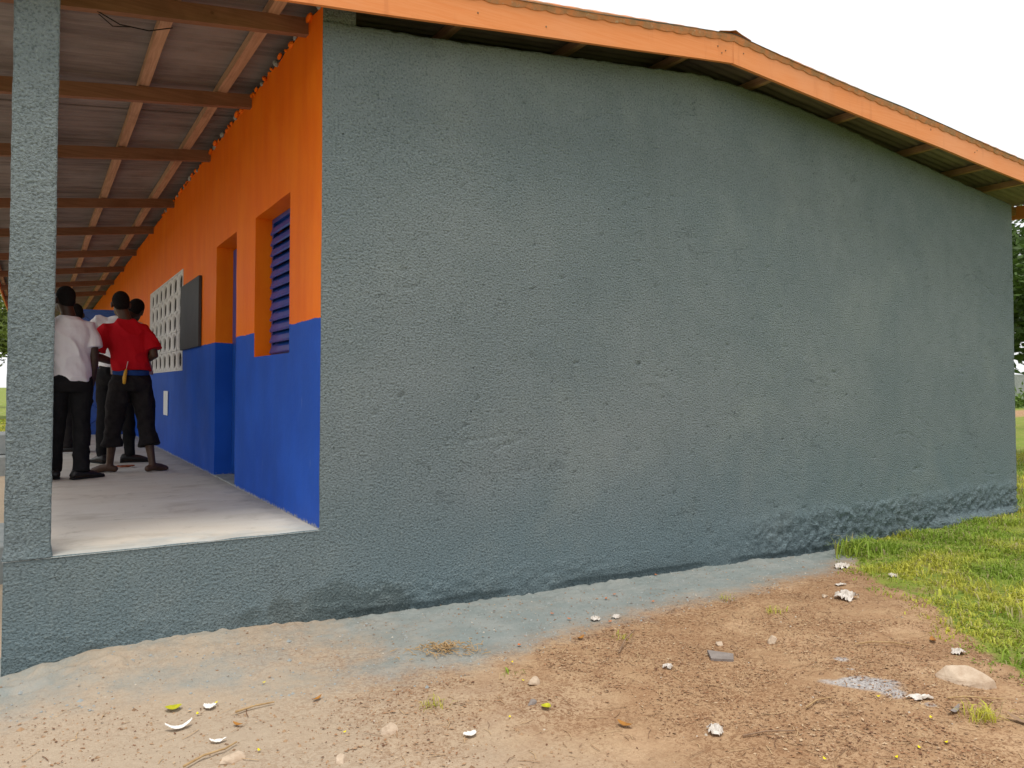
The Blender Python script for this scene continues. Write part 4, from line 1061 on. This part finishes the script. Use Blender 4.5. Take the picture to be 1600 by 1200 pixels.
blades('grass', S, .05, .12, .010, 'yellow-green grass beyond the pillar on the far left', 'grass', 'stuff', .3)
for i, (x, y, n, h, lb) in enumerate([(.551, -1.172, 14, .05, 'tiny green weed below the straw heap'), (.062, -1.318, 34, .075, 'sparse brownish grass tuft on the soil, left of centre'), (1.95, -2.62, 90, .10, 'grass tuft growing in the lower right corner'), (2.45, -1.15, 40, .06, 'thin grass tuft left of the largest crumpled paper'), (2.43, -.79, 22, .06, 'small green weed on the edge of the grey apron'), (1.36, -1.02, 30, .05, 'low dry grass tuft among the brown litter in the middle')]):
    blades('grass_tuft', [(x + rg.gauss(0, .035), y + rg.gauss(0, .03), 1) for _ in range(n)], h * .5, h, .0018, lb, 'grass tuft', None, -.05 if i in (0, 4) else .2, 'grass tufts on the bare soil')
# taller weed against the wall foot
wd_ = [(4.55 + rg.gauss(0, .13), -.30 + rg.gauss(0, .08), 1) for _ in range(230)]
blades('weed_clump', wd_, .10, .24, .0045, 'tall leafy weeds against the wall foot where the grass begins', 'weed', 'stuff', -.1)

# ------------------------------------------------------------------ litter: chips of dry leaf, grit
V = []; F = []; K = []
for k in range(120000):
    x = rg.uniform(-2.0, 3.9); y = rg.uniform(-3.2, -.15)
    dn = sstep(-.30, .40, nz(x * 1.1, y * 1.1, 61) + .7 * nz(x * 5.3, y * 5.3, 62)) * (.12 + .88 * sstep(-.6, .8, x)) * .96 + .04
    pe = interp(PAINT_EDGE, x)
    if y > pe - .05: dn *= .10
    if grass_w(x, y) > .5: dn *= .4
    if rg.random() > dn: continue
    L = rg.choice((.0022, .003, .003, .004, .005, .006, .009)) * rg.uniform(.7, 1.3); W = L * rg.uniform(.25, .7); a = rg.uniform(0, 6.283); c, s = math.cos(a), math.sin(a); z = onz(x, y) + rg.uniform(.001, .006); tz = rg.uniform(-.5, .5) * L; i0 = len(V)
    for (u, v, h) in ((-1, 0, 0), (0, -1, tz * .4), (1, .2, tz), (.1, 1, .002)): V.append((x + u * L * c - v * W * s, y + u * L * s + v * W * c, z + max(0, h)))
    F.append((i0, i0+1, i0+2, i0+3)); t = rg.random()
    col = (.235, .115, .062) if t < .5 else (.32, .175, .095) if t < .78 else (.15, .075, .045) if t < .9 else (.50, .37, .24)
    if L > .007 and t < .5: col = (.36, .23, .14)
    K += [col] * 4
for k in range(1500):
    x = rg.uniform(-2.0, 3.7); y = rg.uniform(-3.2, -.3)
    if rg.random() > .15 + .85 * sstep(-.5, 1.0, x) or y > interp(PAINT_EDGE, x) or grass_w(x, y) > .5: continue
    L = rg.uniform(.012, .05); W = rg.uniform(.0008, .002); a = rg.uniform(0, 6.283); c, s = math.cos(a), math.sin(a); z = onz(x, y) + .004; i0 = len(V); bd = rg.uniform(-.25, .25)
    for (u, v, h) in ((-1, -1, 0), (-1, 1, 0), (0, 1, .003), (0, -1, .003), (1, 1, .001), (1, -1, .001)):
        vv = v * W + (bd * L if u == 0 else 0); V.append((x + u * L * c - vv * s, y + u * L * s + vv * c, z + h))
    F += [(i0, i0+3, i0+2, i0+1), (i0+3, i0+5, i0+4, i0+2)]; t = rg.random(); K += [(.44, .30, .17) if t < .5 else (.30, .18, .10) if t < .8 else (.18, .10, .06)] * 6
o = mesh('leaf_litter', V, F, M_litter); attr(o, 'tint', K); tag(o, 'fine reddish-brown leaf chips strewn over the bare soil', 'litter', None, 'stuff')
V = []; F = []; K = []
OCT = [(1,0,0),(-1,0,0),(0,1,0),(0,-1,0),(0,0,1),(0,0,-.4)]; OF = [(0,2,4),(2,1,4),(1,3,4),(3,0,4),(2,0,5),(1,2,5),(3,1,5),(0,3,5)]
for k in range(9000):
    x = rg.uniform(-2.0, 4.2); y = rg.uniform(-3.2, -.03); r = rg.choice((.0022, .003, .004, .006)) * rg.uniform(.7, 1.4)
    if rg.random() < .03: r *= 2
    if grass_w(x, y) > .6: continue
    z = onz(x, y); i0 = len(V)
    for p in OCT: V.append((x + p[0] * r * rg.uniform(.7, 1.3), y + p[1] * r * rg.uniform(.7, 1.3), z + p[2] * r * rg.uniform(.6, 1)))
    F += [tuple(q + i0 for q in f) for f in OF]; t = rg.random(); pw = y > interp(PAINT_EDGE, x) - .1
    col = (.30, .32, .315) if pw and t < .8 else (.52, .46, .38) if t > .965 else (.36, .235, .14) if t < .6 else (.24, .15, .09)
    K += [col] * 6
o = mesh('gravel', V, F, M_litter); attr(o, 'tint', K); tag(o, 'grit and small pebbles on the soil and apron', 'gravel', None, 'stuff')

# ------------------------------------------------------------------ trees and far things
def tree(loc, h, cr, cz, n, ls, seed, label, col, trunk_r=.16, lean=(0, 0)):
    r_ = random.Random(seed); root = empty('tree', loc); tag(root, label, 'tree'); g = G()
    top = Vector((lean[0], lean[1], cz)); pts = [Vector((0, 0, -.1)), Vector((lean[0] * .2 + .06, lean[1] * .2, cz * .35)), Vector((lean[0] * .55 - .05, lean[1] * .5, cz * .7)), top]
    g.tube(pts, [trunk_r * 1.25, trunk_r, trunk_r * .8, trunk_r * .55], 10, False); tips = []
    for k in range(11):
        a = k * 2.4 + r_.uniform(-.3, .3); el = r_.uniform(-.25, 1.1); L = cr * r_.uniform(.65, 1.0); b = pts[2].lerp(top, r_.uniform(.2, 1.0))
        e = b + Vector((math.cos(a) * math.cos(el), math.sin(a) * math.cos(el), math.sin(el) * .9)) * L; m_ = b.lerp(e, .5) + Vector((0, 0, .12 * L))
        g.tube([b, m_, e], [trunk_r * .42, trunk_r * .26, trunk_r * .08], 7, False); tips += [m_, e, b.lerp(e, .75)]
    g.build('trunk', M_bark, root, True)
    V = []; F = []; K = []
    cl = [(t + Vector((r_.gauss(0, .3), r_.gauss(0, .3), r_.gauss(0, .25))) * cr * .45, r_.uniform(.18, .36) * cr, r_.uniform(.7, 1.25)) for t in tips for _ in range(3)]
    for k in range(n):
        c, rr, br = cl[r_.randrange(len(cl))]
        d = Vector((r_.gauss(0, 1), r_.gauss(0, 1), r_.gauss(0, .8))); d.normalize(); p = c + d * rr * r_.random() ** .4
        u = Vector((r_.gauss(0, 1), r_.gauss(0, 1), r_.gauss(0, .5))).normalized(); v = u.cross(Vector((r_.gauss(0, 1), r_.gauss(0, 1), r_.gauss(0, 1)))).normalized(); L = ls * r_.uniform(.6, 1.3); i0 = len(V)
        V += [tuple(p - u * L), tuple(p + v * L * .38), tuple(p + u * L), tuple(p - v * L * .38)]; F.append((i0, i0+1, i0+2, i0+3))
        t = r_.uniform(.7, 1.25) * br; K += [(col[0] * t, col[1] * t, col[2] * t)] * 4
    o = mesh('crown', V, F, M_leaf, root); attr(o, 'tint', K); return root
tree((13.6, 3.2, -.56), 6, 2.6, 3.2, 15000, .10, 4, 'dense green tree overhanging the field right of the gable', (.065, .115, .022), .15, (-.3, .3))
tree((24.0, 10.0, -.56), 7, 3.2, 3.6, 9000, .14, 6, 'farther tree whose drooping boughs show right of the gable', (.075, .115, .03), .2)
tree((-4.0, 33.0, -.56), 6.5, 3.0, 3.4, 13000, .12, 9, 'leaning tree with yellow-green leaves beyond the pillar on the left', (.12, .16, .03), .26, (.9, .4))
tree((-6.5, 52.0, -.56), 7, 3.6, 3.6, 7000, .18, 13, 'distant tree left of the leaning one', (.11, .15, .04), .25)
def far_wall(loc, L, h, rz, label):
    o = box_obj('boundary_wall', (-L/2, -.1, -.1), (L/2, .1, h), M_cement, None, .02); o.location = loc; o.rotation_euler = (0, 0, rz); tag(o, label, 'wall')
far_wall((72, 36, -.56), 40, 2.4, R(-40), 'low grey boundary wall far across the right-hand field')
for (x, y, lb) in ((31.0, 13.9, 'slim pale post at the far side of the right-hand field'),):
    p = empty('wooden_post', (x, y, -.56)); tag(p, lb, 'post')
    G().tube([(0, 0, -.1), (.02, .01, 1.4), (.0, .02, 2.9)], [.09, .08, .07], 8).build('shaft', M_cement, p, True); G().tube([(-.35, 0, 2.6), (.35, 0, 2.62)], [.04, .04], 6).build('crossbar', M_cement, p, True)
hg = random.Random(8); V = []; F = []; K = []          # hedge on the far side of the field
for k in range(9000):
    t = hg.uniform(-1, 1); x = 46 + 16 * t + hg.gauss(0, .5); y = 21 - 7 * t + hg.gauss(0, .5); z = -.56 + abs(hg.gauss(0, .45)) * (1 + .5 * nz(x * .6, y * .6, 3))
    u = Vector((hg.gauss(0, 1), hg.gauss(0, 1), hg.gauss(0, 1))).normalized() * .13; v = u.cross(Vector((hg.gauss(0, 1), hg.gauss(0, 1), hg.gauss(0, 1)))).normalized() * .07; q = Vector((x, y, z)); i0 = len(V)
    V += [tuple(q - u), tuple(q + v), tuple(q + u), tuple(q - v)]; F.append((i0, i0+1, i0+2, i0+3)); b = hg.uniform(.6, 1.3); K += [(.11 * b, .19 * b, .03 * b)] * 4
o = mesh('hedge', V, F, M_leaf); attr(o, 'tint', K); tag(o, 'low green hedge across the far side of the field', 'hedge', None, 'stuff')
